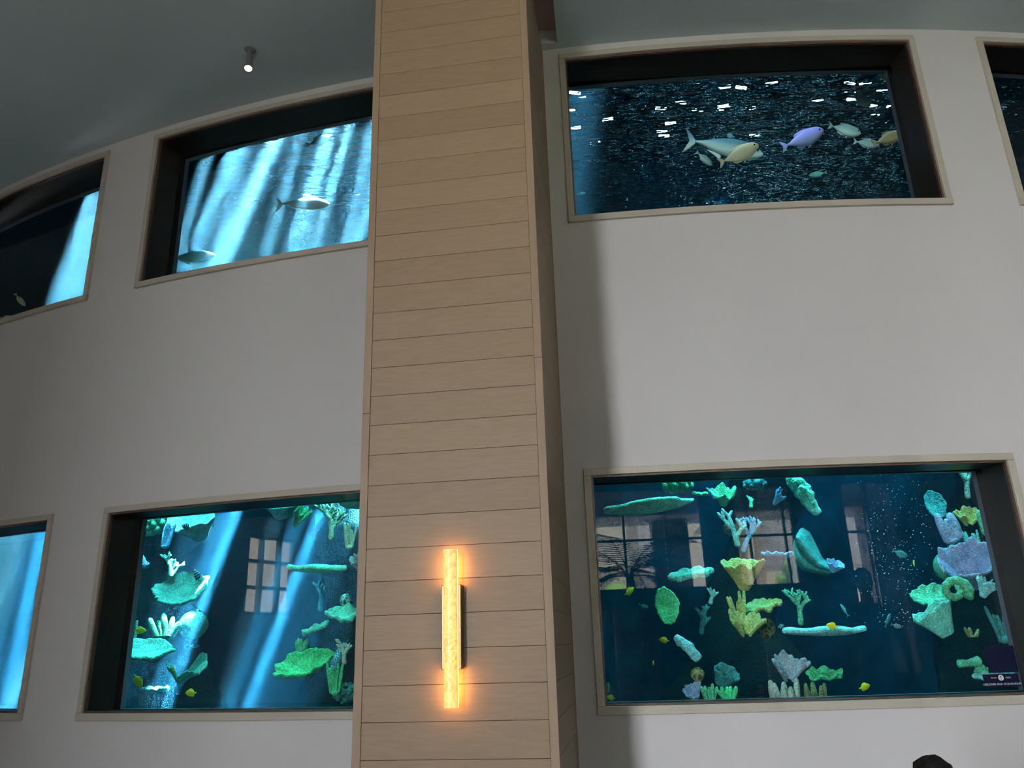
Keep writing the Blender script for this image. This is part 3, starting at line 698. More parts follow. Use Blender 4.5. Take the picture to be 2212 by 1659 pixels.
K(dome('brain_coral', 1577, 1143, 5.1, 30, 30, M['brain_dark'], 5, .05), 'dark wrinkled round coral behind the turquoise branching coral')
K(cup('vase_coral', 1607, 1243, 4.6, 92, 64, M['c_yellow'], (.02, -.22, 1), 4.5, .13, 95, flare=.75, stem=.16), 'large yellow green vase coral in the middle of the lower right window')
K(plate('crust_coral', 1492, 1240, 5.1, 100, 44, M['c_aqua'], (-.14, -.3, .95), 12, .12, .05, 97), 'green crusty ledge coral left of the yellow green vase')
K(plate('plate_coral', 1441, 1309, 4.7, 52, 82, M['c_bright'], (-.12, -1, .06), 5, .06, .35, 99, lob=2.), 'upright oval green plate coral left of the middle')
K(branch('staghorn_coral', 1515, 1372, 5.2, 84, M['c_teal'], 6.5, 103, (-.02, 0, 1), .95, 2, 3), 'dim green wide armed branching coral right of the oval plate')
K(branch('branch_coral', 1534, 1306, 5.0, 48, M['c_cyan'], 5.5, 105, (.2, 0, 1), 1.2, 2, 3), 'small pale turquoise star shaped coral above the dim branching coral')
K(fingers('finger_coral', 1600, 1336, 4.75, 34, 64, M['c_yellow'], 6, 4.2, 109, .28, (-.12, 0, 1)), 'yellow green hand shaped finger coral below the vase')
K(plate('plate_coral', 1648, 1308, 4.98, 82, 52, M['c_yellow'], (-.16, -.42, .9), 7, .16, .15, 111), 'yellow ruffled plate coral right of the hand shaped coral')
K(cup('cup_coral', 1612, 1354, 4.65, 72, 40, M['c_yellow'], (0, -.45, .9), 6, .30, 113, .74, -.12, flare=.7, stem=.2), 'yellow green open cup coral with a raised lobe on each side')
K(ridge('branch_coral', [(1459, 1374), (1472, 1388), (1490, 1402), (1510, 1424)], 4.75, [6, 11, 13, 10], M['c_cyan'], 7, .5), 'blue green knobbly coral limb sloping down at the lower left')
K(dome('brain_coral', 1507, 1457, 4.75, 30, 30, M['brain_olive'], 7, .04), 'small olive round coral with a ring pattern near the bottom')
K(cup('tube_coral', 1566, 1464, 4.85, 54, 34, M['c_teal'], (.35, -.5, .8), 5, .15, 117, stem=.55, flare=1.3), 'dark teal mound coral with a pale rimmed opening')
K(cup('shell_coral', 1503, 1502, 4.7, 48, 30, M['c_lilac'], (-.25, -.5, .8), 5, .12, 119, .7, .1, rib=.2), 'grey blue ribbed fan coral at the bottom edge')
K(fingers('lobed_coral', 1534, 1510, 4.65, 36, 36, M['c_green'], 5, 4.8, 121, .5, bulb=1.25), 'green knob tipped coral right of the grey blue fan')
K(fingers('lobed_coral', 1573, 1512, 4.6, 34, 34, M['c_bright'], 5, 5, 123, .7, bulb=1.3), 'green spreading lobed coral at the bottom edge')
K(fingers('pillar_coral', 1700, 1518, 4.6, 86, 50, M['c_pale'], 7, 8, 125, .10), 'row of thick pale finger columns at the bottom edge')
K(fingers('pillar_coral', 1762, 1520, 4.75, 70, 44, M['c_olive'], 6, 6.5, 127, .10), 'row of dim olive finger columns right of the pale columns')
K(cup('cup_coral', 1705, 1450, 4.7, 72, 44, M['c_grey'], (.02, -.45, .9), 6, .30, 129, .74, -.12, flare=.7, stem=.2), 'grey lilac open cup coral above the finger columns')
K(plate('plate_coral', 1782, 1458, 4.6, 76, 44, M['c_bright'], (.05, -.42, .9), 7, .16, .2, 131), 'bright green ruffled plate coral near the bottom right of the middle stack')
K(plate('table_coral', 1782, 1364, 4.6, 176, 66, M['c_cyan'], (.01, -.06, 1), 10, .04, .1, 133, lob=1.4), 'long thin pale blue table coral with a green fish above it')
K(branch('staghorn_coral', 1730, 1352, 5.1, 100, M['c_green'], 7, 135, (.06, 0, 1), .9, 3, 3), 'dim green staghorn coral standing behind the pale blue table coral')
K(plate('plate_coral', 1676, 1197, 5.0, 70, 30, M['c_blue'], (.06, 0, 1), 4.5, .14, .1, 137), 'thin bright blue ledge coral right of the vase')
K(ridge('ridge_coral', [(1706, 1028), (1726, 1052), (1744, 1078), (1768, 1110)], 4.9, [14, 19, 17, 9], M['c_aqua'], 9, .55), 'sloping green knobbly ridge coral with a pale tip at the top')
K(ridge('ridge_coral', [(1728, 1050), (1746, 1066), (1756, 1088)], 4.8, [6, 8, 5], M['c_aqua'], 13, .5), 'narrow upper crest of the sloping green ridge coral')
def wing():
    c = at(1758, 1198, 4.8); u = U(4.8, c)
    outl_t = [(1722, 1158), (1733, 1140), (1748, 1150), (1762, 1178), (1775, 1206), (1795, 1222), (1816, 1222)]
    outl_b = [(1718, 1168), (1716, 1190), (1720, 1215), (1735, 1232), (1760, 1238), (1790, 1242), (1815, 1232)]
    def fn(t, a):
        k = a*(len(outl_t)-1); i = min(int(k), len(outl_t)-2); f = k-i
        p = Vector(outl_t[i]).lerp(Vector(outl_t[i+1]), f); q = Vector(outl_b[i]).lerp(Vector(outl_b[i+1]), f)
        m_ = p.lerp(q, t); Y = 4.95 - .22*math.sin(PI*min(1, t*1.05)) - .05*math.sin(t*15+a*3)*(.3+t)
        return at(m_.x, m_.y, Y)
    mb = sheet(fn, 14, 40, False); return fin(mb, 'draped_coral', M['c_teal'], c, 7*u)
K(wing(), 'large dark draped coral with a blue rim right of the middle')
K(cup('cup_coral', 1802, 1226, 4.60, 38, 22, M['c_blue'], (.3, -.5, .8), 4, .15, 139), 'bright blue lip coral at the right tip of the draped coral')
K(cup('leaf_coral', 1681, 1078, 5.0, 26, 38, M['c_blue'], (.3, -.8, .5), 4, .2, 141, .6, .2, rib=.2), 'small blue ribbed fan coral at the top right of the middle stack')
K(branch('staghorn_coral', 1622, 1098, 5.2, 40, M['c_green'], 5, 143, (.1, 0, 1), .8, 2, 2), 'dim short green branching coral under the top edge')
K(dome('brain_coral', 1655, 1358, 5.0, 40, 44, M['brain_olive'], 13, .06), 'dim olive round coral beside the yellow cup')
K(branch('staghorn_coral', 2092, 1078, 4.8, 92, M['c_pale'], 7, 151, (.0, 0, 1), .8, 2, 4), 'pale green staghorn coral in the top right corner of the lower right window')
K(branch('staghorn_coral', 2128, 1074, 4.75, 68, M['c_green'], 6.5, 153, (.02, 0, 1), .7, 2, 3), 'green staghorn coral cut by the right edge of the pane')
K(fingers('stump_coral', 2058, 1165, 4.75, 46, 62, M['c_lilac'], 3, 13, 155, .14, (-.22, 0, 1)), 'thick grey blue two lobed stump coral at the upper right')
K(ridge('stump_coral', [(2056, 1160), (2066, 1180), (2082, 1204)], 4.95, [18, 17, 18], M['c_teal'], 17, .3), 'teal rocky foot below the thick two lobed stump')
K(cup('cup_coral', 2092, 1120, 4.8, 58, 30, M['c_yellow'], (-.1, -.5, .85), 4.5, .28, 157, .75, -.1, flare=.7, stem=.2), 'yellow green open cup coral right of the two lobed stump')
K(fingers('pillar_coral', 2133, 1148, 4.75, 34, 68, M['c_green'], 3, 7.5, 159, .06), 'upright green tube columns along the right edge of the pane')
K(plate('leaf_coral', 2022, 1090, 5.2, 40, 66, M['c_teal'], (-.5, -.85, .2), 4, .1, .3, 161), 'dim dark leaf coral with a fine green edge at the upper right')
K(dome('brain_coral', 2044, 1224, 4.85, 52, 60, M['brain_green'], 15, .04), 'round green dome coral left of the big blue bowl')
K(cup('vase_coral', 2098, 1236, 4.6, 112, 84, M['c_lilac'], (-.42, -.62, .68), 5, .16, 163, flare=.65, stem=.2, rib=.06), 'big lilac blue ribbed bowl coral on the right rock stack')
K(cup('leaf_coral', 2130, 1272, 4.40, 46, 40, M['c_cyan'], (.35, -.35, .85), 6, .25, 165, .7, .1), 'pale turquoise wavy lip coral joined right of the big blue bowl')
def coil():
    c = at(2058, 1275, 4.46); u = U(4.65, c); mb = MB(); pts = []; rr = []
    for i in range(36):
        a = -.9 + i/35*2*PI*1.25; r = (27 - 13*i/35)*u; pts.append(c + CAMR*math.cos(a)*r + Vector((0, -.1*(1-i/35)*.5, math.sin(a)*r*.85))); rr.append((10.5-3.5*i/35)*u*(1+.16*math.sin(i*2.1)))
    mb.tube(pts, rr, 12, tip=True); return fin(mb, 'coiled_coral', M['c_green'], c, 0, 1)
K(coil(), 'grey green coiled ribbed coral below the big blue bowl')
K(plate('leaf_coral', 2012, 1288, 4.75, 82, 66, M['c_green'], (-.2, -.62, .7), 5, .12, .3, 167, rib=.04), 'dark green scalloped fan coral left of the coiled coral')
K(cup('cup_coral', 2030, 1344, 4.55, 88, 62, M['c_aqua'], (-.45, -.10, .85), 4.5, .12, 169, flare=.8, stem=.3, dep=.5), 'green funnel coral with a pale slanting rim at the lower right')
K(fingers('finger_coral', 2112, 1200, 4.95, 34, 62, M['c_aqua'], 6, 4, 171, .2), 'pale green finger cluster behind the big blue bowl')
K(ridge('ridge_coral', [(2138, 1135), (2146, 1165), (2158, 1205)], 4.8, [12, 10, 12], M['c_teal'], 19, .6), 'dark green knobbly limb along the right edge')
K(fingers('finger_coral', 2170, 1378, 4.6, 44, 80, M['c_teal'], 5, 5.5, 173, .3), 'dim blue green finger cluster at the right edge above the sign')
K(fingers('lobed_coral', 2100, 1374, 4.8, 30, 24, M['c_olive'], 3, 5, 175, .9), 'small dim olive lobes right of the funnel coral')
K(ridge('tube_coral', [(2070, 1434), (2092, 1433), (2116, 1428)], 4.6, [9, 8, 12], M['c_green'], 21, .2), 'green tube coral lying left of the sign')
K(plate('plate_coral', 2160, 1462, 4.45, 110, 60, M['c_cyan'], (0, -.18, 1), 7, .08, .1, 177), 'bright turquoise plate coral behind the sign in the lower right corner')
K(lumpy('cauliflower_coral', 2120, 1448, 4.6, 30, 24, M['c_green'], 16, 179), 'small green knob on the turquoise plate behind the sign')

# unseen emitters added along the reef wall to make glints in the rippled surface
M['bulb'] = mat('glint_bulb', (1, 1, 1), .5, emit=(.70, .95, 1.), estr=8.)
M['cable'] = mat('glint_cable', (.01, .012, .012), .6)
ls = empty('glint_string', cyl(.1, 4.4, 8.3)); tag(ls, 'unseen emitters added on the reef wall to put glints in the rippled surface of the upper right window', 'lamps')
rn = random.Random(8); cb = MB(); pts = []; bm_ = MB(); bm_.lathe((0, 0, 0), [(.02, -.05), (.085, -.02), (.09, 0), (.08, .012), (.001, .015)], 14, (0, -1, 0)); b0 = None
for i in range(8):
    p = cyl(-.02+.40*i/7, rn.uniform(3.7, 5.3), 8.3+rn.uniform(-.05, .1)); pts.append(p)
    if b0 is None: b0 = bm_.build('bulb', M['bulb'], ls); b = b0
    else: b = b0.copy(); C.objects.link(b); b.parent = ls
    b.matrix_parent_inverse = Matrix.Translation(-ls.location); b.location = p
cb.tube(pts, .004, 4); cb.build('cable', M['cable'], ls)
# unseen glowing bars added over the water to make streaks in its surface
M['glintlamp'] = mat('glint_emitter', (.9, .95, 1), .5, emit=(.75, .95, 1.), estr=7.)
t = empty('glint_rack', (2.5, 7.8, 7.3)); tag(t, 'unseen glowing bars added over the tank to make streaky glints in the rippled surface', 'glint lamps')
t0 = MB(); t0.box((-.065, -.013, -.012), (.13, 0, 0), (0, .026, 0), (0, 0, .024)); tb = None
for i in range(52):
    p = Vector((rn.uniform(.35, 4.9), 6.9+1.7*rn.random()**1.5, 7.3+rn.uniform(-.03, .03)))
    if tb is None: tb = t0.build('glint_bar', M['glintlamp'], t); b = tb
    else: b = tb.copy(); C.objects.link(b); b.parent = t
    b.matrix_parent_inverse = Matrix.Translation(-t.location); b.location = p; b.rotation_euler = (0, 0, rn.uniform(-.3, .3))
mb = MB()
for y in (6.9, 7.3, 7.7, 8.1, 8.5): mb.box((.2, y-.015, 7.345), (4.9, 0, 0), (0, .03, 0), (0, 0, .03))
mb.build('rail', M['cable'], t)
# ------------------------------------------------------------------ fish
def fish_mat(name, c1, c2, kind='plain', belly=None, n=6):
    m = bpy.data.materials.new(name); m.use_nodes = True; N, L, b = nodes(m)
    tc = N.new('ShaderNodeTexCoord'); sep = N.new('ShaderNodeSeparateXYZ'); L.new(tc.outputs['Object'], sep.inputs[0])
    cr = N.new('ShaderNodeValToRGB'); e = cr.color_ramp.elements; e[0].color = (*c1, 1); e[1].color = (*c2, 1)
    if kind == 'bars':
        w = N.new('ShaderNodeMath'); w.operation = 'MULTIPLY'; w.inputs[1].default_value = n*2*PI; L.new(sep.outputs[0], w.inputs[0])
        s = N.new('ShaderNodeMath'); s.operation = 'SINE'; L.new(w.outputs[0], s.inputs[0]); L.new(s.outputs[0], cr.inputs[0])
        e[0].position = .0; e[1].position = .35; cr.color_ramp.interpolation = 'LINEAR'
    else:
        mr = N.new('ShaderNodeMapRange'); mr.inputs[1].default_value = -.18; mr.inputs[2].default_value = .18; L.new(sep.outputs[2], mr.inputs[0]); L.new(mr.outputs[0], cr.inputs[0])
        e[0].position = .35; e[1].position = .65
    L.new(cr.outputs[0], b.inputs['Base Color']); b.inputs['Roughness'].default_value = .45; return m
M['f_tang'] = fish_mat('yellow_tang_skin', (.75, .85, .02), (.85, .9, .03))
M['f_serg'] = fish_mat('yellow_barred_skin', (.03, .05, .05), (.85, .85, .25), 'bars', n=5.5)
M['f_sergb'] = fish_mat('blue_barred_skin', (.03, .07, .10), (.40, .75, .80), 'bars', n=5.5)
M['f_trev'] = fish_mat('silver_blue_skin', (.62, .80, .78), (.10, .26, .38))
M['f_uni_y'] = fish_mat('cream_fish_skin', (.85, .82, .52), (.70, .70, .50))
M['f_uni_b'] = fish_mat('violet_blue_skin', (.25, .33, .60), (.30, .33, .95))
M['f_uni_o'] = fish_mat('olive_fish_skin', (.45, .38, .18), (.24, .20, .12))
M['f_grey'] = fish_mat('grey_green_fish_skin', (.42, .55, .52), (.20, .34, .36))
M['f_teal'] = fish_mat('teal_fish_skin', (.10, .45, .40), (.06, .32, .32))
M['f_eye'] = mat('fish_eye', (.01, .01, .012), .15, .6)
PROF = {   # (t along body, half height, half width, centre height) with length 1, nose at +.5
 'tang': [(.0, .015, .012, .01), (.06, .05, .03, .015), (.14, .15, .06, .02), (.30, .255, .085, .01), (.48, .29, .09, 0), (.66, .24, .07, 0), (.80, .13, .045, 0), (.88, .045, .022, 0), (.93, .035, .015, 0)],
 'uni': [(.0, .02, .015, .03), (.05, .07, .035, .035), (.14, .13, .06, .03), (.30, .175, .075, .01), (.48, .17, .07, 0), (.64, .12, .05, 0), (.76, .06, .03, 0), (.83, .022, .016, 0), (.88, .02, .012, 0)],
 'trev': [(.0, .015, .012, -.02), (.05, .055, .03, -.015), (.14, .095, .05, -.01), (.28, .125, .065, 0), (.45, .125, .06, 0), (.62, .085, .045, .005), (.76, .04, .028, .008), (.85, .016, .016, .01), (.89, .014, .012, .01)],
}
def fish(kind, x, y, Y, L_, ang, m, label, cat='fish', group=None, yaw=.25, roll=0, name=None, bend=0, eye=True):
    "fish L_ px long, nose along image angle ang (deg, 0 right, 90 up), yaw out of the image plane"
    c = at(x, y, Y); u = U(Y, c); mb = MB(); n = 14; rings = []
    def off(t): return bend*math.sin((t-.3)*3)*.1
    pr = PROF[kind]
    for t, hh, hw, cz in pr:
        rings.append([Vector((.5-t, hw*math.cos(2*PI*k/n)+off(t), cz+hh*math.sin(2*PI*k/n))) for k in range(n)])
    mb.rings(rings)
    def finpoly(pts, th=.008):
        a = [mb.vert((px, off(.5-px)+th, pz_)) for px, pz_ in pts]; b = [mb.vert((px, off(.5-px)-th, pz_)) for px, pz_ in pts]
        k = len(pts); mb.face(a); mb.face(b[::-1])
        for i in range(k): mb.face((a[i], a[(i+1) % k], b[(i+1) % k], b[i]))
    if kind == 'tang':
        finpoly([(-.40, .03), (-.53, .13), (-.50, 0), (-.53, -.13), (-.40, -.03)])
        finpoly([(.24, .2), (.12, .33), (-.10, .37), (-.30, .27), (-.36, .05), (-.1, .15)]); finpoly([(.10, -.22), (-.10, -.34), (-.28, -.27), (-.36, -.05), (-.1, -.15)])
    elif kind == 'uni':
        finpoly([(-.36, .018), (-.44, .09), (-.56, .15), (-.485, .05), (-.47, 0), (-.485, -.05), (-.56, -.15), (-.44, -.09), (-.36, -.018)])
        finpoly([(.28, .16), (.15, .20), (-.1, .19), (-.26, .10), (-.1, .12)], .006); finpoly([(.08, -.15), (-.1, -.19), (-.26, -.09), (-.1, -.1)], .006)
        finpoly([(.18, -.12), (.10, -.16), (.02, -.25), (.05, -.14)], .006)
    else:
        finpoly([(-.36, .016), (-.43, .10), (-.56, .21), (-.47, .06), (-.445, .01), (-.47, -.06), (-.58, -.20), (-.43, -.09), (-.36, -.005)])
        finpoly([(.13, .11), (.06, .20), (.02, .185), (-.02, .12)], .006); finpoly([(-.02, .11), (-.3, .045), (-.1, .08)], .006)
        finpoly([(.0, -.11), (-.06, -.19), (-.09, -.12), (-.32, -.04), (-.1, -.08)], .006); finpoly([(.16, -.08), (.05, -.2), (.06, -.1)], .006)
    o = mb.build(name or {'tang': 'tang_fish', 'uni': 'surgeonfish', 'trev': 'jack_fish'}[kind], m, smooth=True)
    a = math.radians(ang)
    flip = math.cos(a) < 0
    X = (rt*math.cos(a) + upv*math.sin(a)).normalized()
    X = (X + fw*yaw).normalized()
    Zv = upv if abs(X.dot(upv)) < .9 else rt*(-1 if X.dot(upv) > 0 else 1)
    Zv = (Zv - X*Zv.dot(X)).normalized(); Yv = Zv.cross(X)
    Mx = Matrix((X, Yv, Zv)).transposed().to_4x4(); Mx = Mx @ Matrix.Rotation(roll, 4, 'X')
    s = L_*u; Mx = Matrix.Translation(c) @ Mx @ Matrix.Scale(s, 4)
    o.matrix_world = Mx
    sb = o.modifiers.new('subd', 'SUBSURF'); sb.levels = sb.render_levels = 1
    tag(o, label, cat, group)
    if eye:
        er = {'tang': .022, 'uni': .020, 'trev': .020}[kind]; ex = {'tang': (.36, .055, .06), 'uni': (.385, .052, .07), 'trev': (.40, .040, .02)}[kind]
        for sgn in (1, -1):
            e = MB(); e.lathe((ex[0], sgn*(ex[1]-.004)+off(.5-ex[0]), ex[2]), [(er, 0), (er*.9, er*.35), (er*.4, er*.6)], 12, (0, sgn, 0))
            eo = e.build('eye', M['f_eye'], smooth=True); eo.parent = o
    return o
GT, GS, GU = 'yellow tangs', 'striped damselfish', 'surgeonfish near the surface'
# lower left window
fish('tang', 303, 1362, 5.60, 26, -8, M['f_tang'], 'yellow tang facing right beside the thin green fingers', group=GT)
fish('tang', 298, 1472, 5.8, 34, -68, M['f_tang'], 'largest yellow tang nose down at the lower left of its window', group=GT, yaw=.1)
fish('tang', 412, 1497, 5.6, 28, 188, M['f_tang'], 'yellow tang facing left near the bottom of the lower left window', group=GT)
fish('tang', 374, 1445, 5.7, 17, 100, M['f_tang'], 'small yellow tang head on before the green folded leaf coral', group=GT, yaw=-1.2, eye=False)
fish('tang', 306, 1145, 5.7, 32, 160, M['f_serg'], 'yellow and black striped fish in the top left corner of the lower left window', group=GS, name='damselfish')
fish('tang', 425, 1243, 5.7, 30, 120, M['f_sergb'], 'pale blue striped fish above the round ruffled bowl coral', group=GS, name='damselfish')
fish('tang', 402, 1138, 5.45, 24, 170, M['f_sergb'], 'dim striped fish in front of the large turquoise bowl coral', group=GS, name='damselfish', eye=False)
# lower right window
fish('tang', 1360, 1277, 4.9, 28, 30, M['f_tang'], 'green lit yellow tang under the reflected palm trunk', group=GT, yaw=.5)
fish('tang', 1434, 1383, 4.8, 22, 178, M['f_tang'], 'small dim yellow tang below the oval green plate coral', group=GT, yaw=.3, eye=False)
fish('tang', 1411, 1432, 4.9, 18, -60, M['f_tang'], 'thin sliver of a yellow tang seen edge on, lower right window', group=GT, yaw=1.6, eye=False)
fish('tang', 1319, 1507, 4.9, 20, 175, M['f_tang'], 'dim yellow tang in the bottom left corner of the lower right window', group=GT, eye=False)
fish('tang', 1797, 1352, 4.42, 24, 172, M['f_tang'], 'green lit tang just above the long pale blue table coral', group=GT, eye=False)
fish('tang', 1868, 1484, 4.85, 28, 10, M['f_tang'], 'yellow tang near the bottom edge left of the sign', group=GT, yaw=.2)
fish('tang', 1974, 1217, 5.0, 16, 80, M['f_tang'], 'small yellow tang beside the orange reflection', group=GT, yaw=.9, eye=False)
fish('uni', 1944, 1196, 4.9, 42, -24, M['f_teal'], 'teal fish swimming right past the bubble column', group='plain fish in the lower right window')
fish('trev', 1824, 1318, 5.2, 30, 112, M['f_teal'], 'dim slim fish pointing up above the end of the pale blue table coral', group='plain fish in the lower right window', yaw=.8, eye=False)
fish('uni', 1918, 1340, 5.2, 32, 60, M['f_teal'], 'dim teal fish nose up low in the bubble column', group='plain fish in the lower right window', eye=False)
fish('uni', 1936, 1352, 5.1, 28, -20, M['f_grey'], 'pale grey fish right of the dim nose up fish', group='plain fish in the lower right window', eye=False)
fish('uni', 1390, 1309, 4.9, 24, -25, M['f_teal'], 'small blue green fish left of the oval green plate coral', group='plain fish in the lower right window', eye=False)
fish('tang', 1687, 1353, 4.75, 16, 10, M['f_sergb'], 'tiny striped fish left of the long pale blue table coral', group=GS, name='damselfish', eye=False)
fish('uni', 1312, 1489, 4.85, 30, 78, M['f_teal'], 'blue green fish nose up in the bottom left corner of the lower right window', group='plain fish in the lower right window', eye=False)
# upper right window
fish('trev', 1566, 318, 5.0, 176, -7, M['f_trev'], 'large silver blue forked tail jack in the upper right window', group='fish in the upper right window', yaw=.12)
fish('uni', 1597, 334, 4.75, 100, 24, M['f_uni_y'], 'cream yellow surgeonfish crossing in front of the large jack', group=GU, yaw=.15)
fish('uni', 1521, 343, 5.15, 46, -38, M['f_grey'], 'small grey fish under the tail of the large jack', group=GU, yaw=.2)
fish('uni', 1735, 301, 4.85, 106, 22, M['f_uni_b'], 'violet blue surgeonfish in the upper right window', group=GU, yaw=.15)
fish('uni', 1825, 281, 5.0, 78, -12, M['f_grey'], 'grey green surgeonfish right of the violet blue one', group=GU, yaw=.2)
fish('uni', 1918, 300, 4.8, 80, 20, M['f_uni_o'], 'olive brown surgeonfish closest to the right end of the window', group=GU, yaw=.2)
fish('uni', 1872, 310, 5.05, 62, -6, M['f_grey'], 'pale surgeonfish half hidden behind the olive brown one', group=GU, yaw=.2)
fish('uni', 1858, 213, 5.2, 64, -28, M['f_grey'], 'dim grey surgeonfish high up under the rippled surface', group=GU, yaw=.35)
fish('uni', 1914, 164, 4.75, 62, -14, M['f_uni_o'], 'dark surgeonfish cut off by the top right corner of the pane', group=GU, yaw=.2)
fish('uni', 1767, 376, 5.2, 36, 190, M['f_teal'], 'small teal fish facing left low in the upper right window', group='fish in the upper right window', yaw=.2)
fish('trev', 1256, 418, 5.1, 20, 15, M['f_teal'], 'tiny teal fish at the lower left of the upper right window', group='fish in the upper right window', eye=False)
# upper left windows
fish('trev', 655, 440, 5.6, 112, 4, M['f_trev'], 'large pale forked tail fish in the upper left window', group='pale fish in the upper left window', yaw=.2)
fish('trev', 412, 555, 5.9, 100, 10, M['f_teal'], 'teal forked tail fish at the bottom left of the upper left window', group='pale fish in the upper left window', yaw=.3)
fish('uni', 688, 305, 5.6, 58, 30, M['f_grey'], 'pale round fish near the top of the upper left window', group='pale fish in the upper left window', yaw=.5)
fish('uni', 43, 648, 6.2, 32, -65, M['f_uni_y'], 'small silver fish nose down in the leftmost upper window', group='pale fish in the leftmost upper window', yaw=.5)
fish('uni', 14, 686, 6.2, 24, 10, M['f_uni_y'], 'small silver fish at the bottom left of the leftmost upper window', group='pale fish in the leftmost upper window', yaw=.8, eye=False)
# bubbles rising through the lower right window, drifting specks in the light
M['bubble'] = mat('air_bubble', (.55, .85, .85), .15, .8)
rn = random.Random(5); mb = MB()
for i in range(420):
    t = rn.random(); x = rn.gauss(1935+22*t, 46); y = 1015 + t*345
    c = at(min(2030, max(1830, x)), y, rn.uniform(4.7, 5.6)); r = rn.choice((.0012, .0016, .002, .0026, .0034))
    blob(mb, c, r, i, .2, 2, 6, 4, 1.2, 1, .85)
tag(mb.build('bubbles', M['bubble'], smooth=True), 'column of tiny rising air bubbles right of the middle in the lower right window', 'bubbles', kind='stuff')
mb = MB()
for i in range(160):
    c = at(rn.uniform(360, 800), rn.uniform(240, 600), rn.uniform(5.2, 6.2)); blob(mb, c, rn.choice((.001, .0013, .0018)), i, .2, 2, 5, 4)
tag(mb.build('specks', M['bubble'], smooth=True), 'tiny specks drifting in the bright water of the upper left window', 'specks', kind='stuff')
# ------------------------------------------------------------------ window wall opposite the tank (seen mirrored in the panes)
M['darkwood'] = mat('dark_panelling', (.035, .030, .030), .5, .4, var=.2, scale=4)
M['mullion'] = mat('dark_window_frame', (.02, .02, .022), .4)
M['clear'] = M['glass']
ZW0, ZW1 = EYE+.90, EYE+2.90
BW = [(-6.7, -4.2, .3, EYE+3.1), (.2, 2.92, ZW0, ZW1), (3.52, 4.66, ZW0, ZW1), (5.62, 6.62, .5, ZW1)]
def back_wall():
    xs = sorted({XL, XR, *[v for b in BW for v in b[:2]]}); zs = sorted({0, ZC+.2, *[v for b in BW for v in b[2:]]})
    mb = MB()
    for x0, x1 in zip(xs, xs[1:]):
        for z0, z1 in zip(zs, zs[1:]):
            if any(b[0] < (x0+x1)/2 < b[1] and b[2] < (z0+z1)/2 < b[3] for b in BW): continue
            mb.box((x0, YB-.2, z0), (x1-x0, 0, 0), (0, .2, 0), (0, 0, z1-z0))
    struct(mb.build('wall_back', M['darkwood']))
back_wall()
MUL = [[-5.6, -4.8], [1.38, 2.2], [3.8, 4.48], [6.1]]
for b, mu in zip(BW, MUL):
    nwin += 1; root = empty('window_%d' % nwin, ((b[0]+b[1])/2, YB-.1, b[2])); root['kind'] = 'structure'
    mb = MB()
    for x in [b[0]+.02, *mu, b[1]-.02]: mb.box((x-.022, YB-.13, b[2]), (.044, 0, 0), (0, .07, 0), (0, 0, b[3]-b[2]))
    for z in (b[2]+.02, EYE+1.86, b[3]-.02): mb.box((b[0], YB-.13, z-.022), (b[1]-b[0], 0, 0), (0, .07, 0), (0, 0, .044))
    mb.build('window_frame', M['mullion'], root)
    l = bpy.data.lights.new('daylight', 'AREA'); l.shape = 'RECTANGLE'; l.size = b[1]-b[0]; l.size_y = b[3]-b[2]; l.cycles.is_portal = True
    o = bpy.data.objects.new('daylight', l); C.objects.link(o); o.location = ((b[0]+b[1])/2, YB-.19, (b[2]+b[3])/2); o.rotation_euler = (PI/2, 0, 0)
nwin += 1; root = empty('window_%d' % nwin, (XL-.1, sum(LWY)/2, LWZ[0])); root['kind'] = 'structure'
mb = MB()
for y in (LWY[0]+.02, -.48, -.14, LWY[1]-.02): mb.box((XL-.13, y-.03, LWZ[0]), (.07, 0, 0), (0, .06, 0), (0, 0, LWZ[1]-LWZ[0]))
for z in (LWZ[0]+.02, LWZ[0]+.38, LWZ[0]+.75, LWZ[1]-.02): mb.box((XL-.13, LWY[0], z-.025), (.07, 0, 0), (0, LWY[1]-LWY[0], 0), (0, 0, .05))
mb.build('window_frame', M['mullion'], root)
l = bpy.data.lights.new('daylight', 'AREA'); l.shape = 'RECTANGLE'; l.size = LWZ[1]-LWZ[0]; l.size_y = LWY[1]-LWY[0]; l.cycles.is_portal = True
o = bpy.data.objects.new('daylight', l); C.objects.link(o); o.location = (XL-.19, sum(LWY)/2, sum(LWZ)/2); o.rotation_euler = (0, -PI/2, 0)
# unseen partition added behind the camera to shade the left wall
mb = MB(); mb.box((-6.6, -4.6, 0), (2.55, 0, 0), (0, .25, 0), (0, 0, ZC)); struct(mb.build('wall_shade_blocker', M['darkwood']))
# grey acoustic panel high on the back wall
M['panel'] = mat('grey_fabric_panel', (.34, .32, .32), .9, .1)
mb = MB(); mb.box((6.98, YB, EYE+1.66), (1.3, 0, 0), (0, .05, 0), (0, 0, 1.16))
tag(mb.build('wall_panel', M['panel'], bevel=.006), 'grey rectangular panel on the dark back wall, mirrored at the right of the lower right window', 'panel')
# second sconce on the back wall
def dup(root, loc, rz, label):
    r = root.copy(); C.objects.link(r); r.location = loc; r.rotation_euler = (0, 0, rz); r['label'] = label
    for ch in list(root.children):
        c = ch.copy(); C.objects.link(c); c.parent = r
    return r
s2 = dup(sco, (6.91, YB, EYE+.80), PI, 'second amber wall sconce, on the dark back wall, mirrored as an orange bar')
for o in (sco, s2): o['group'] = 'amber wall sconces'
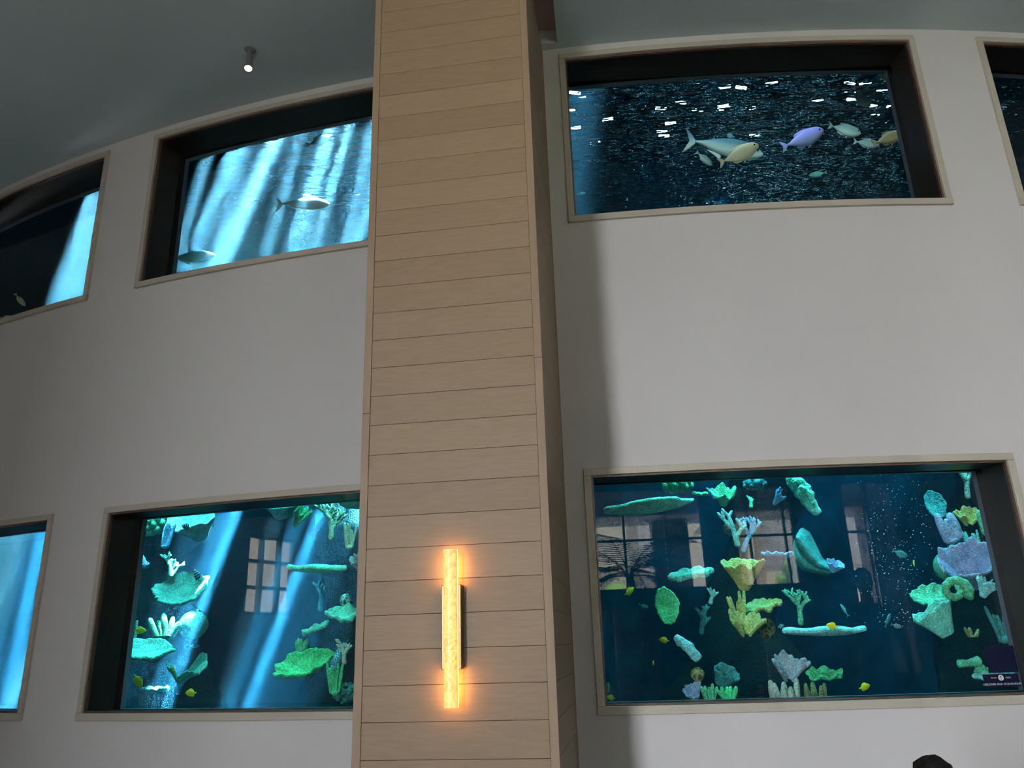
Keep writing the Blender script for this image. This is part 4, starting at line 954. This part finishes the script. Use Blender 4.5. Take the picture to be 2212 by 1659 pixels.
# outside: canopy, facade, hedge, ground, palm trunks, lamp post
M['stucco'] = mat('sunlit_stucco', (.74, .68, .58), .9, .1, var=.05, scale=.7)
M['canopy_grey'] = mat('grey_canopy', (.30, .30, .31), .8)
M['shade_grey'] = mat('shade_grey_wall', (.10, .10, .085), .9, .1, col2=(.20, .19, .16), scale=2)  # shade of the wall outside the side window, put into its grey
M['paving'] = mat('pale_paving', (.42, .40, .37), .9)
M['leafy'] = mat('hedge_leaves', (.06, .15, .03), .6, .3, col2=(.22, .34, .08), scale=30, bump=.9, bscale=40)
M['bark'] = mat('palm_bark', (.14, .11, .085), .9, .1, var=.3, scale=12)
M['whitepaint'] = mat('white_post', (.85, .85, .82), .5)
M['frond'] = mat('palm_frond', (.012, .02, .010), .6, .3)
mb = MB(); mb.box((-30, -40, -.12), (60, 0, 0), (0, 32.75, 0), (0, 0, .1)); struct(mb.build('floor_outside', M['paving']))
fac = empty('building', (3, -16, 0)); tag(fac, 'sunlit cream building across the street, mirrored between the palm trunks', 'building')
mb = MB(); mb.box((-1.2, -17, 0), (12, 0, 0), (0, 1, 0), (0, 0, 8.5)); mb.build('facade', M['stucco'], fac)
for i, (x, z) in enumerate([(.1, 3.6), (6.2, 3.2), (8.6, 3.2)]):
    mb = MB(); mb.box((x, -16.02, z), (1.1, 0, 0), (0, .06, 0), (0, 0, 1.5)); mb.build('window', M['mullion'], fac)
for x in (2.4, 7.6):
    mb = MB(); mb.box((x, -16.0, 0), (.35, 0, 0), (0, .35, 0), (0, 0, 8.5)); mb.build('pilaster', M['canopy_grey'], fac)
mb = MB(); mb.box((-.4, -9.0, EYE+2.40), (9.6, 0, 0), (0, 1.5, 0), (0, 0, 1.3)); tag(mb.build('canopy', M['canopy_grey']), 'grey entrance canopy outside the back windows, mirrored along the top of the panes', 'canopy')
mb = MB(); mb.box((2.05, -8.7, 0), (.75, 0, 0), (0, .5, 0), (0, 0, EYE+2.395)); tag(mb.build('canopy_post', M['canopy_grey']), 'broad grey post under the entrance canopy, mirrored behind the palm', 'post')
mb = MB(); rn = random.Random(2)
for i in range(90): blob(mb, (rn.uniform(-3, 1.9), -12+rn.uniform(-.5, .5), rn.uniform(.3, EYE+1.2)), rn.uniform(.18, .36), i, .5, 4, 8, 6)
tag(mb.build('hedge', M['leafy']), 'sunlit green hedge outside, mirrored at the left end of the lower right window', 'hedge', kind='stuff')
mb = MB()
for i in range(26): blob(mb, (rn.uniform(5.7, 6.5), -12.9+rn.uniform(-.2, .2), EYE+rn.uniform(1.15, 1.8)), rn.uniform(.10, .18), i, .5, 4, 8, 6)
tag(mb.build('shrub', M['leafy']), 'pale green shrub outside, mirrored beside the white lamp post', 'shrub', kind='stuff')
def palm_tree(loc, h, n, fl, label, seed, mtl, base=.11, droop=1.):
    rn = random.Random(seed); root = empty('palm_tree', loc); tag(root, label, 'palm', 'palm trees'); L0 = Vector(loc)
    mb = MB(); pts = [L0+Vector((.05*math.sin(i*.9), 0, h*i/10)) for i in range(11)]; mb.tube(pts, [base*(1-.03*i)*(1+.06*(i % 2)) for i in range(11)], 12); mb.build('trunk', M['bark'] if mtl is None else mtl, root)
    for k in range(n):
        a = 2*PI*k/n + rn.uniform(-.2, .2); el = rn.uniform(.15, 1.15); d = Vector((math.cos(a)*math.cos(el), math.sin(a)*math.cos(el), math.sin(el)))
        p = L0+Vector((0, 0, h)); spine = [p]; L_ = fl*rn.uniform(.8, 1.1)
        for i in range(10):
            d = (d + Vector((0, 0, -.13*droop))).normalized(); p = p + d*L_/10; spine.append(p)
        mb = MB(); mb.tube(spine, [.012*(1-.08*i) for i in range(11)], 5)
        side = d.cross(Vector((0, 0, 1))).normalized()
        for i in range(2, 11):
            for f in (0, .33, .66):
                if i == 10 and f: continue
                q = spine[i] if i == 10 else spine[i].lerp(spine[i+1], f); t = (spine[i]-spine[i-1]).normalized(); ll = fl*.30*(1.1-abs(i-5.5)*.09)
                for sg in (1, -1):
                    e = q + (side*sg*.8 + t*.55 + Vector((0, 0, -.35))).normalized()*ll; w = t*.012
                    mb.quad(q-w, q+w, e+w*.3+Vector((0, 0, .002)), e-w*.3)
        mb.build('frond', M['frond'], root)
    return root
palm_tree((1.30, -5.4, .35), EYE+1.05-.35, 17, 1.5, 'dark indoor palm before the back windows, mirrored at the left of the lower right window', 4, M['frond'], .075)
mb = MB(); mb.lathe((1.30, -5.4, 0), [(.02, 0), (.22, 0), (.27, .4), (.25, .4), (.24, .36), (.02, .35)], 24); tag(mb.build('planter', M['mullion']), 'dark round planter holding the indoor palm by the back windows', 'planter')
for i, (x, y, lab) in enumerate([(4.45, -11.0, 'slim palm outside, mirrored left of the white lamp post'), (5.45, -13.6, 'thicker palm outside, mirrored crossing the white lamp post')]):
    palm_tree((x, y, 0), EYE+2.75+.3*i, 11, 1.3, lab, 20+i, M['bark'], .13+.05*i)
mb = MB(); mb.box((6.14, -7.95, 0), (.62, 0, 0), (0, .5, 0), (0, 0, EYE+2.395)); tag(mb.build('pier', M['canopy_grey']), 'grey concrete pier outside the narrow window, mirrored right of the bright strip', 'pier')
mb = MB(); mb.box((XL-3.2, -7.5, 0), (.4, 0, 0), (0, 13, 0), (0, 0, 4.6)); tag(mb.build('dimming_wall', M['shade_grey']), 'grey wall added outside the small side window to dim its reflection in the lower left pane', 'wall')  # wall added to block bright sky and dim the mirrored side window
lp = empty('lamp_post', (5.9, -12, 0)); tag(lp, 'white street lamp post outside, mirrored in the middle of the lower right window', 'lamp post')
mb = MB(); mb.tube([(5.9, -12, 0), (5.9, -12, EYE+2.6)], .045, 10); mb.build('post', M['whitepaint'], lp)
mb = MB(); mb.tube([(5.9, -12, EYE+2.5), (5.68, -12, EYE+2.72), (5.33, -12, EYE+2.8)], .03, 8); mb.build('arm', M['whitepaint'], lp)
mb = MB(); mb.box((5.75, -12.1, 0), (.5, 0, 0), (0, .3, 0), (0, 0, .5)); mb.build('base', M['whitepaint'], lp)
# tan lounge chairs behind the camera
M['tan'] = mat('tan_leather', (.36, .155, .085), .5, .4, var=.08, scale=8)
M['chairleg'] = mat('dark_chair_leg', (.02, .015, .012), .4)
def chair(loc, rz, label):
    root = empty('lounge_chair', (0, 0, 0)); tag(root, label, 'chair', 'tan high backed lounge chairs')
    mb = MB(); mb.box((-.30, -.28, .38), (.60, 0, 0), (0, .58, 0), (0, 0, .13)); mb.build('seat', M['tan'], root, bevel=.03)
    mb = MB(); mb.box((-.27, -.36, .44), (.54, 0, 0), (0, .11, 0), (0, -.06, EYE+.405-.44)); mb.build('backrest', M['tan'], root, bevel=.025)
    for sx in (-1, 1):
        mb = MB(); mb.box((sx*.31-.035, -.28, .40), (.07, 0, 0), (0, .54, 0), (0, 0, .26)); mb.build('armrest', M['tan'], root, bevel=.02)
        for sy in (-.27, .25):
            mb = MB(); mb.tube([(sx*.27, sy, 0), (sx*.26, sy*.92, .40)], .02, 8); mb.build('leg', M['chairleg'], root)
    root.location = loc; root.rotation_euler = (0, 0, rz); return root
chair((1.06, -2.2, 0), PI*.99, 'tan lounge chair mirrored at the lower left of the right window')
chair((2.95, -2.2, 0), PI*1.02, 'tan lounge chair mirrored beside the yellow ruffled plate coral')
# people
M['navy'] = mat('dark_clothes', (.02, .022, .03), .85, .2)
M['hair'] = mat('black_hair', (.004, .0035, .0035), .6, .12, bump=.5, bscale=120, stretch=(1, 1, .2))
def body_mat(zn):
    m = bpy.data.materials.new('person_skin_and_clothes'); m.use_nodes = True; N, L, b = nodes(m)
    tc = N.new('ShaderNodeTexCoord'); sp_ = N.new('ShaderNodeSeparateXYZ'); L.new(tc.outputs['Object'], sp_.inputs[0])
    g = N.new('ShaderNodeMath'); g.operation = 'GREATER_THAN'; g.inputs[1].default_value = zn; L.new(sp_.outputs[2], g.inputs[0])
    mx = N.new('ShaderNodeMix'); mx.data_type = 'RGBA'; L.new(g.outputs[0], mx.inputs[0]); mx.inputs[6].default_value = (.02, .022, .03, 1); mx.inputs[7].default_value = (.42, .25, .17, 1)
    L.new(mx.outputs[2], b.inputs['Base Color']); b.inputs['Roughness'].default_value = .7; return m
def person(loc, rz, H, label, sit=False, hair='short', seat=.28):
    k = H/1.75; mb = MB()
    def T_(pts, r): mb.tube([Vector(p)*k for p in pts], [x*k for x in r], 12, tip=True)
    if not sit:
        hip = .92; 
        for s in (-1, 1):
            T_([(s*.085, 0, hip), (s*.10, .02, .50), (s*.10, -.01, .10)], [.085, .060, .040]); T_([(s*.10, -.02, .045), (s*.115, .15, .035)], [.045, .036])
    else:
        hip = seat/k + .09
        for s in (-1, 1):
            T_([(s*.085, 0, hip), (s*.13, .42, hip+.02), (s*.13, .44, .10)], [.085, .062, .042]); T_([(s*.13, .42, .045), (s*.14, .58, .035)], [.045, .036])
    sh = hip+.50
    def E_(z, a, b, y=0): return [Vector((a*math.cos(2*PI*i/20), y+b*math.sin(2*PI*i/20), z))*k for i in range(20)]
    mb.rings([E_(hip-.09, .11, .08), E_(hip, .165, .11), E_(hip+.14, .145, .10), E_(hip+.32, .175, .115), E_(sh-.04, .18, .10), E_(sh+.02, .12, .075), E_(sh+.05, .06, .06)])
    T_([(0, 0, sh), (0, .015, sh+.13)], [.058, .052])
    for s in (-1, 1):
        el = (s*.27, .0, sh-.32) if not sit else (s*.25, .10, sh-.28); wr = (s*.26, .10, sh-.56) if not sit else (s*.16, .34, hip+.12)
        T_([(s*.17, 0, sh-.02), el, wr], [.055, .042, .028])
        W_ = Vector(wr); d = (W_-Vector(el)).normalized(); T_([W_, W_+d*.09], [.030, .036])
        for j in range(4):
            o_ = Vector((s*.0, 0, 0)) + d.cross(Vector((s, 0, 0))).normalized()*(j-1.5)*.018
            T_([W_+d*.085+o_, W_+d*(.13+.012*(1-abs(j-1.4)))+o_, W_+d*(.165+.014*(1-abs(j-1.4)))+o_+Vector((-s*.015, 0, 0))], [.0095, .009, .008])
        tb = d.cross(Vector((s, 0, 0))).normalized(); T_([W_+d*.03-tb*.02, W_+d*.07-tb*.045, W_+d*.10-tb*.05], [.011, .010, .009])
    hz = sh+.235; HR = []
    for z, a, b, y in ((-.125, .035, .03, .05), (-.10, .052, .06, .02), (-.05, .066, .085, .012), (0, .074, .094, 0), (.05, .073, .093, -.005), (.09, .056, .072, -.008), (.118, .02, .03, -.01)): HR.append(E_(hz+z, a, b, y))
    mb.rings(HR); T_([(0, .085, hz-.0), (0, .110, hz-.035)], [.011, .014])
    for s in (-1, 1): T_([(s*.075, -.005, hz+.015), (s*.080, -.012, hz-.03)], [.014, .010])
    b = mb.build('person', body_mat((sh+.03)*k), smooth=True)
    r = b.modifiers.new('remesh', 'REMESH'); r.mode = 'VOXEL'; r.voxel_size = .009; r.use_smooth_shade = True
    sm = b.modifiers.new('smooth', 'SMOOTH'); sm.factor = .5; sm.iterations = 4
    b.location = loc; b.rotation_euler = (0, 0, rz); tag(b, label, 'person')
    h = MB(); blob(h, Vector((0, -.018, hz+.025))*k, 1, 3, .06, 3, 24, 14, .086*k, .100*k, .108*k)
    if hair == 'bun':
        blob(h, Vector((0, -.03, hz+.150))*k, 1, 7, .18, 2.5, 20, 12, .052*k, .050*k, .046*k)
        blob(h, Vector((.05, -.03, hz+.115))*k, 1, 9, .22, 2.5, 18, 10, .05*k, .05*k, .036*k)
        for i in range(9): h.tube([Vector((.06+.004*i, -.03+.006*(i % 3), hz+.11))*k, Vector((.085+.006*i, -.03, hz+.137+.003*(i % 4)))*k, Vector((.115+.005*i, -.035, hz+.12-.004*i))*k], .0009, 4)
    ho = h.build('hair', M['hair'], smooth=True); ho.parent = b
    for s in (-1, 1):
        e = MB(); blob(e, Vector((s*.032, .082, hz+.008))*k, .011*k, 1, 0); eo = e.build('eye', M['f_eye'], smooth=True); eo.parent = b
    return b
# person at the bottom right: only the knot of black hair reaches into the frame
tp = at(2004, 1634, 1.75)
KH = 1.30; kk = KH/1.75
bun_top = kk*((.28/kk+.09)+.50+.235+.150) + .046*kk
st = MB(); st.lathe((tp.x, tp.y+.05, 0), [(.01, 0), (.20, 0), (.22, .03), (.22, .16), (.19, .19), (.01, .195)], 28)
zoff = tp.z - bun_top
tag(st.build('ottoman', M['tan'], smooth=False, bevel=.0), 'low round tan seat under the person with the black hair knot', 'ottoman')
person((tp.x, tp.y+.03, zoff), .5, KH, 'person with black hair in a knot, just rising over the bottom edge at right', sit=True, hair='bun')
person((3.2, .3, 0), .0, 1.84, 'person standing in dark clothes, mirrored before the narrow bright window', hair='short')
person((.80, -4.0, 0), .6, 1.80, 'person in dark clothes mirrored at the far left of the lower right window', hair='short')
# sign stuck to the pane in the lower right corner: plain navy square above, navy label below
M['navyvinyl'] = mat('navy_vinyl', (.003, .005, .022), .7, .08)
M['whiteink'] = mat('white_print', (.72, .74, .74), .6)
a0, a1 = WIN['C']; rg = R-.212; g0, g1 = cyl(a0, 0, rg), cyl(a1, 0, rg); ge = (g1-g0).normalized(); gn = ge.cross(Vector((0, 0, 1))).normalized()
if gn.y > 0: gn = -gn
def onpane(x, y, off=.0006):
    d = ray(x, y); t = (g0 + gn*(off-.002) - EYEV).dot(gn)/d.dot(gn); return EYEV + d*t
# label 2122..2207 x 1456..1483 px, square 2126..2192 x 1394..1453
la, lb = onpane(2122, 1457), onpane(2212, 1454); lc = onpane(2126, 1484.5); z1 = la.z; z0 = lc.z; u0 = (la-g0).dot(ge); 
W1 = .1745*1.0
sg = empty('sticker_sign', Vector((g0.x, g0.y, 0)) + ge*u0 + Vector((0, 0, z0)))
tag(sg, 'navy and white sticker sign on the glass in the lower right corner, reading scan here', 'sign')
sg.rotation_euler = (0, 0, math.atan2(ge.y, ge.x)); bpy.context.view_layer.update()
def slab(name, u, w, za, zb, m, off=.0005, th=.0006):
    mb = MB(); p = Vector((g0.x, g0.y, za)) + ge*u + gn*(off-.002+.0) ; mb.box(p, ge*w, gn*th, (0, 0, zb-za)); return mb.build(name, m, sg)
sqa, sqb, sqc = onpane(2125, 1396), onpane(2186, 1394), onpane(2136, 1453.5)
slab('label_panel', u0, W1, z0, z1, M['navyvinyl'])
slab('square_panel', (sqa-g0).dot(ge)+.000, (sqb-sqa).dot(ge)+.004, sqc.z, sqa.z, M['navyvinyl'])
def text(s, u, z, size, sp=1.0):
    cu = bpy.data.curves.new('lettering', 'FONT'); cu.body = s; cu.size = size; cu.align_x = 'CENTER'; cu.align_y = 'CENTER'; cu.extrude = .0002; cu.space_character = sp
    o = bpy.data.objects.new('tmp', cu); C.objects.link(o); dg = bpy.context.evaluated_depsgraph_get(); me = bpy.data.meshes.new_from_object(o.evaluated_get(dg)); bpy.data.objects.remove(o)
    me.materials.clear(); me.materials.append(M['whiteink'])
    t = bpy.data.objects.new('lettering', me); C.objects.link(t); t.parent = sg
    Mx = Matrix((ge, Vector((0, 0, 1)), gn)).transposed().to_4x4(); Mx.translation = Vector((g0.x, g0.y, z)) + ge*u + gn*.0003
    t.matrix_parent_inverse = sg.matrix_world.inverted(); t.matrix_world = Mx; return t
HT = z1-z0; uc = u0+W1*.5
text('DISCOVER OUR OCEANARIUM', uc, z0+HT*.20, .0135, 1.0)
text('SCAN', uc-.036, z0+HT*.70, .0100, 1.15); text('HERE', uc+.036, z0+HT*.70, .0100, 1.15)
mb = MB(); cc = Vector((g0.x, g0.y, z0+HT*.70)) + ge*uc - gn*.0006; mb.lathe(cc, [(.0001, 0), (.0135, 0), (.0135, .0009), (.0001, .0009)], 32, gn); mb.build('arrow_disc', M['whiteink'], sg)
mb = MB()
for (du, dz, w, h, r) in ((0, -.002, .0022, .018, 0), (-.0035, .0042, .0022, .0115, -.75), (.0035, .0042, .0022, .0115, .75)):
    ax_ = ge*math.cos(r)+Vector((0, 0, 1))*math.sin(r)*-1; ay_ = Vector((0, 0, 1))*math.cos(r)+ge*math.sin(r)*1
    ax_ = (ge*math.cos(r) - Vector((0, 0, 1))*math.sin(r)); ay_ = (Vector((0, 0, 1))*math.cos(r) + ge*math.sin(r))
    if r: ay_ = (Vector((0, 0, 1))*math.cos(r) - ge*math.sin(r)*1); ax_ = (ge*math.cos(r) + Vector((0, 0, 1))*math.sin(r))
    p = cc + ge*du + Vector((0, 0, dz)) - ax_*w/2 - ay_*h/2 + gn*.0009; mb.box(p, ax_*w, ay_*h, gn*.0003)
mb.build('arrow', M['navyvinyl'], sg)
# ------------------------------------------------------------------ light
w = bpy.data.worlds.new('world'); sc.world = w; w.use_nodes = True
bg = w.node_tree.nodes['Background']; bg.inputs[0].default_value = (.88, .93, 1, 1); bg.inputs[1].default_value = 86.0
su = bpy.data.lights.new('sun', 'SUN'); su.energy = 900; su.color = (1, .95, .87); su.angle = .01
so = bpy.data.objects.new('sun', su); C.objects.link(so); so.rotation_euler = (Vector((-.32, -.36, -1.0))).to_track_quat('-Z', 'Y').to_euler()
# unseen fill lamps added in the water between the window rows, lighting the corals
def lamp(a, z, tgt, watts, col, ang=1.5, blend=.6, r=R-.42, size=.05):
    p = cyl(a, z, r); return spot_light('tank_fill', p, tgt, watts, col, ang, blend, size)
ZM = EYE + 1.85
WHT = (.22, .86, 1.); BLU = (.12, .52, 1.); GRN = (.20, 1., .80)
for x, y, Y, wt, col, rr in ((1400, 1250, 4.9, 55, WHT, .9), (1500, 1250, 4.9, 45, GRN, .42), (1590, 1300, 4.8, 70, WHT, .95), (1650, 1250, 4.9, 45, BLU, 1.0), (1760, 1250, 4.8, 60, BLU, .85), (1740, 1300, 4.8, 40, GRN, .42), (2080, 1250, 4.7, 85, WHT, .85), (2110, 1200, 4.6, 55, BLU, .6), (2000, 1300, 4.9, 45, GRN, .42),
    (330, 1300, 6.0, 130, WHT, 1.0), (420, 1300, 6.1, 90, CYAN, .9), (330, 1420, 5.6, 120, WHT, .36), (690, 1300, 5.4, 110, WHT, .95), (740, 1350, 5.1, 80, GRN, .45)):
    q = at(x, y, Y); a = math.atan2(q.x-CX, CY-q.y); lamp(a+.012, ZM, q + Vector((0, .1, 0)), wt, col, r=R-rr)
# unseen fill lamps added above the upper right window to brighten the fish
for x, w_ in ((1580, 16), (1740, 14), (1900, 14)):
    q = at(x, 310, 4.95); a = math.atan2(q.x-CX, CY-q.y); lamp(a-.015, ZU[1]+.30, q, w_, (.8, 1., .95), 1.1, r=R-.36)
sc.cycles.adaptive_threshold = .025
sc.cycles.max_bounces = 8; sc.cycles.diffuse_bounces = 4; sc.cycles.glossy_bounces = 4; sc.cycles.transparent_max_bounces = 16
sc.cycles.sample_clamp_indirect = 6; sc.cycles.caustics_reflective = False; sc.cycles.caustics_refractive = False
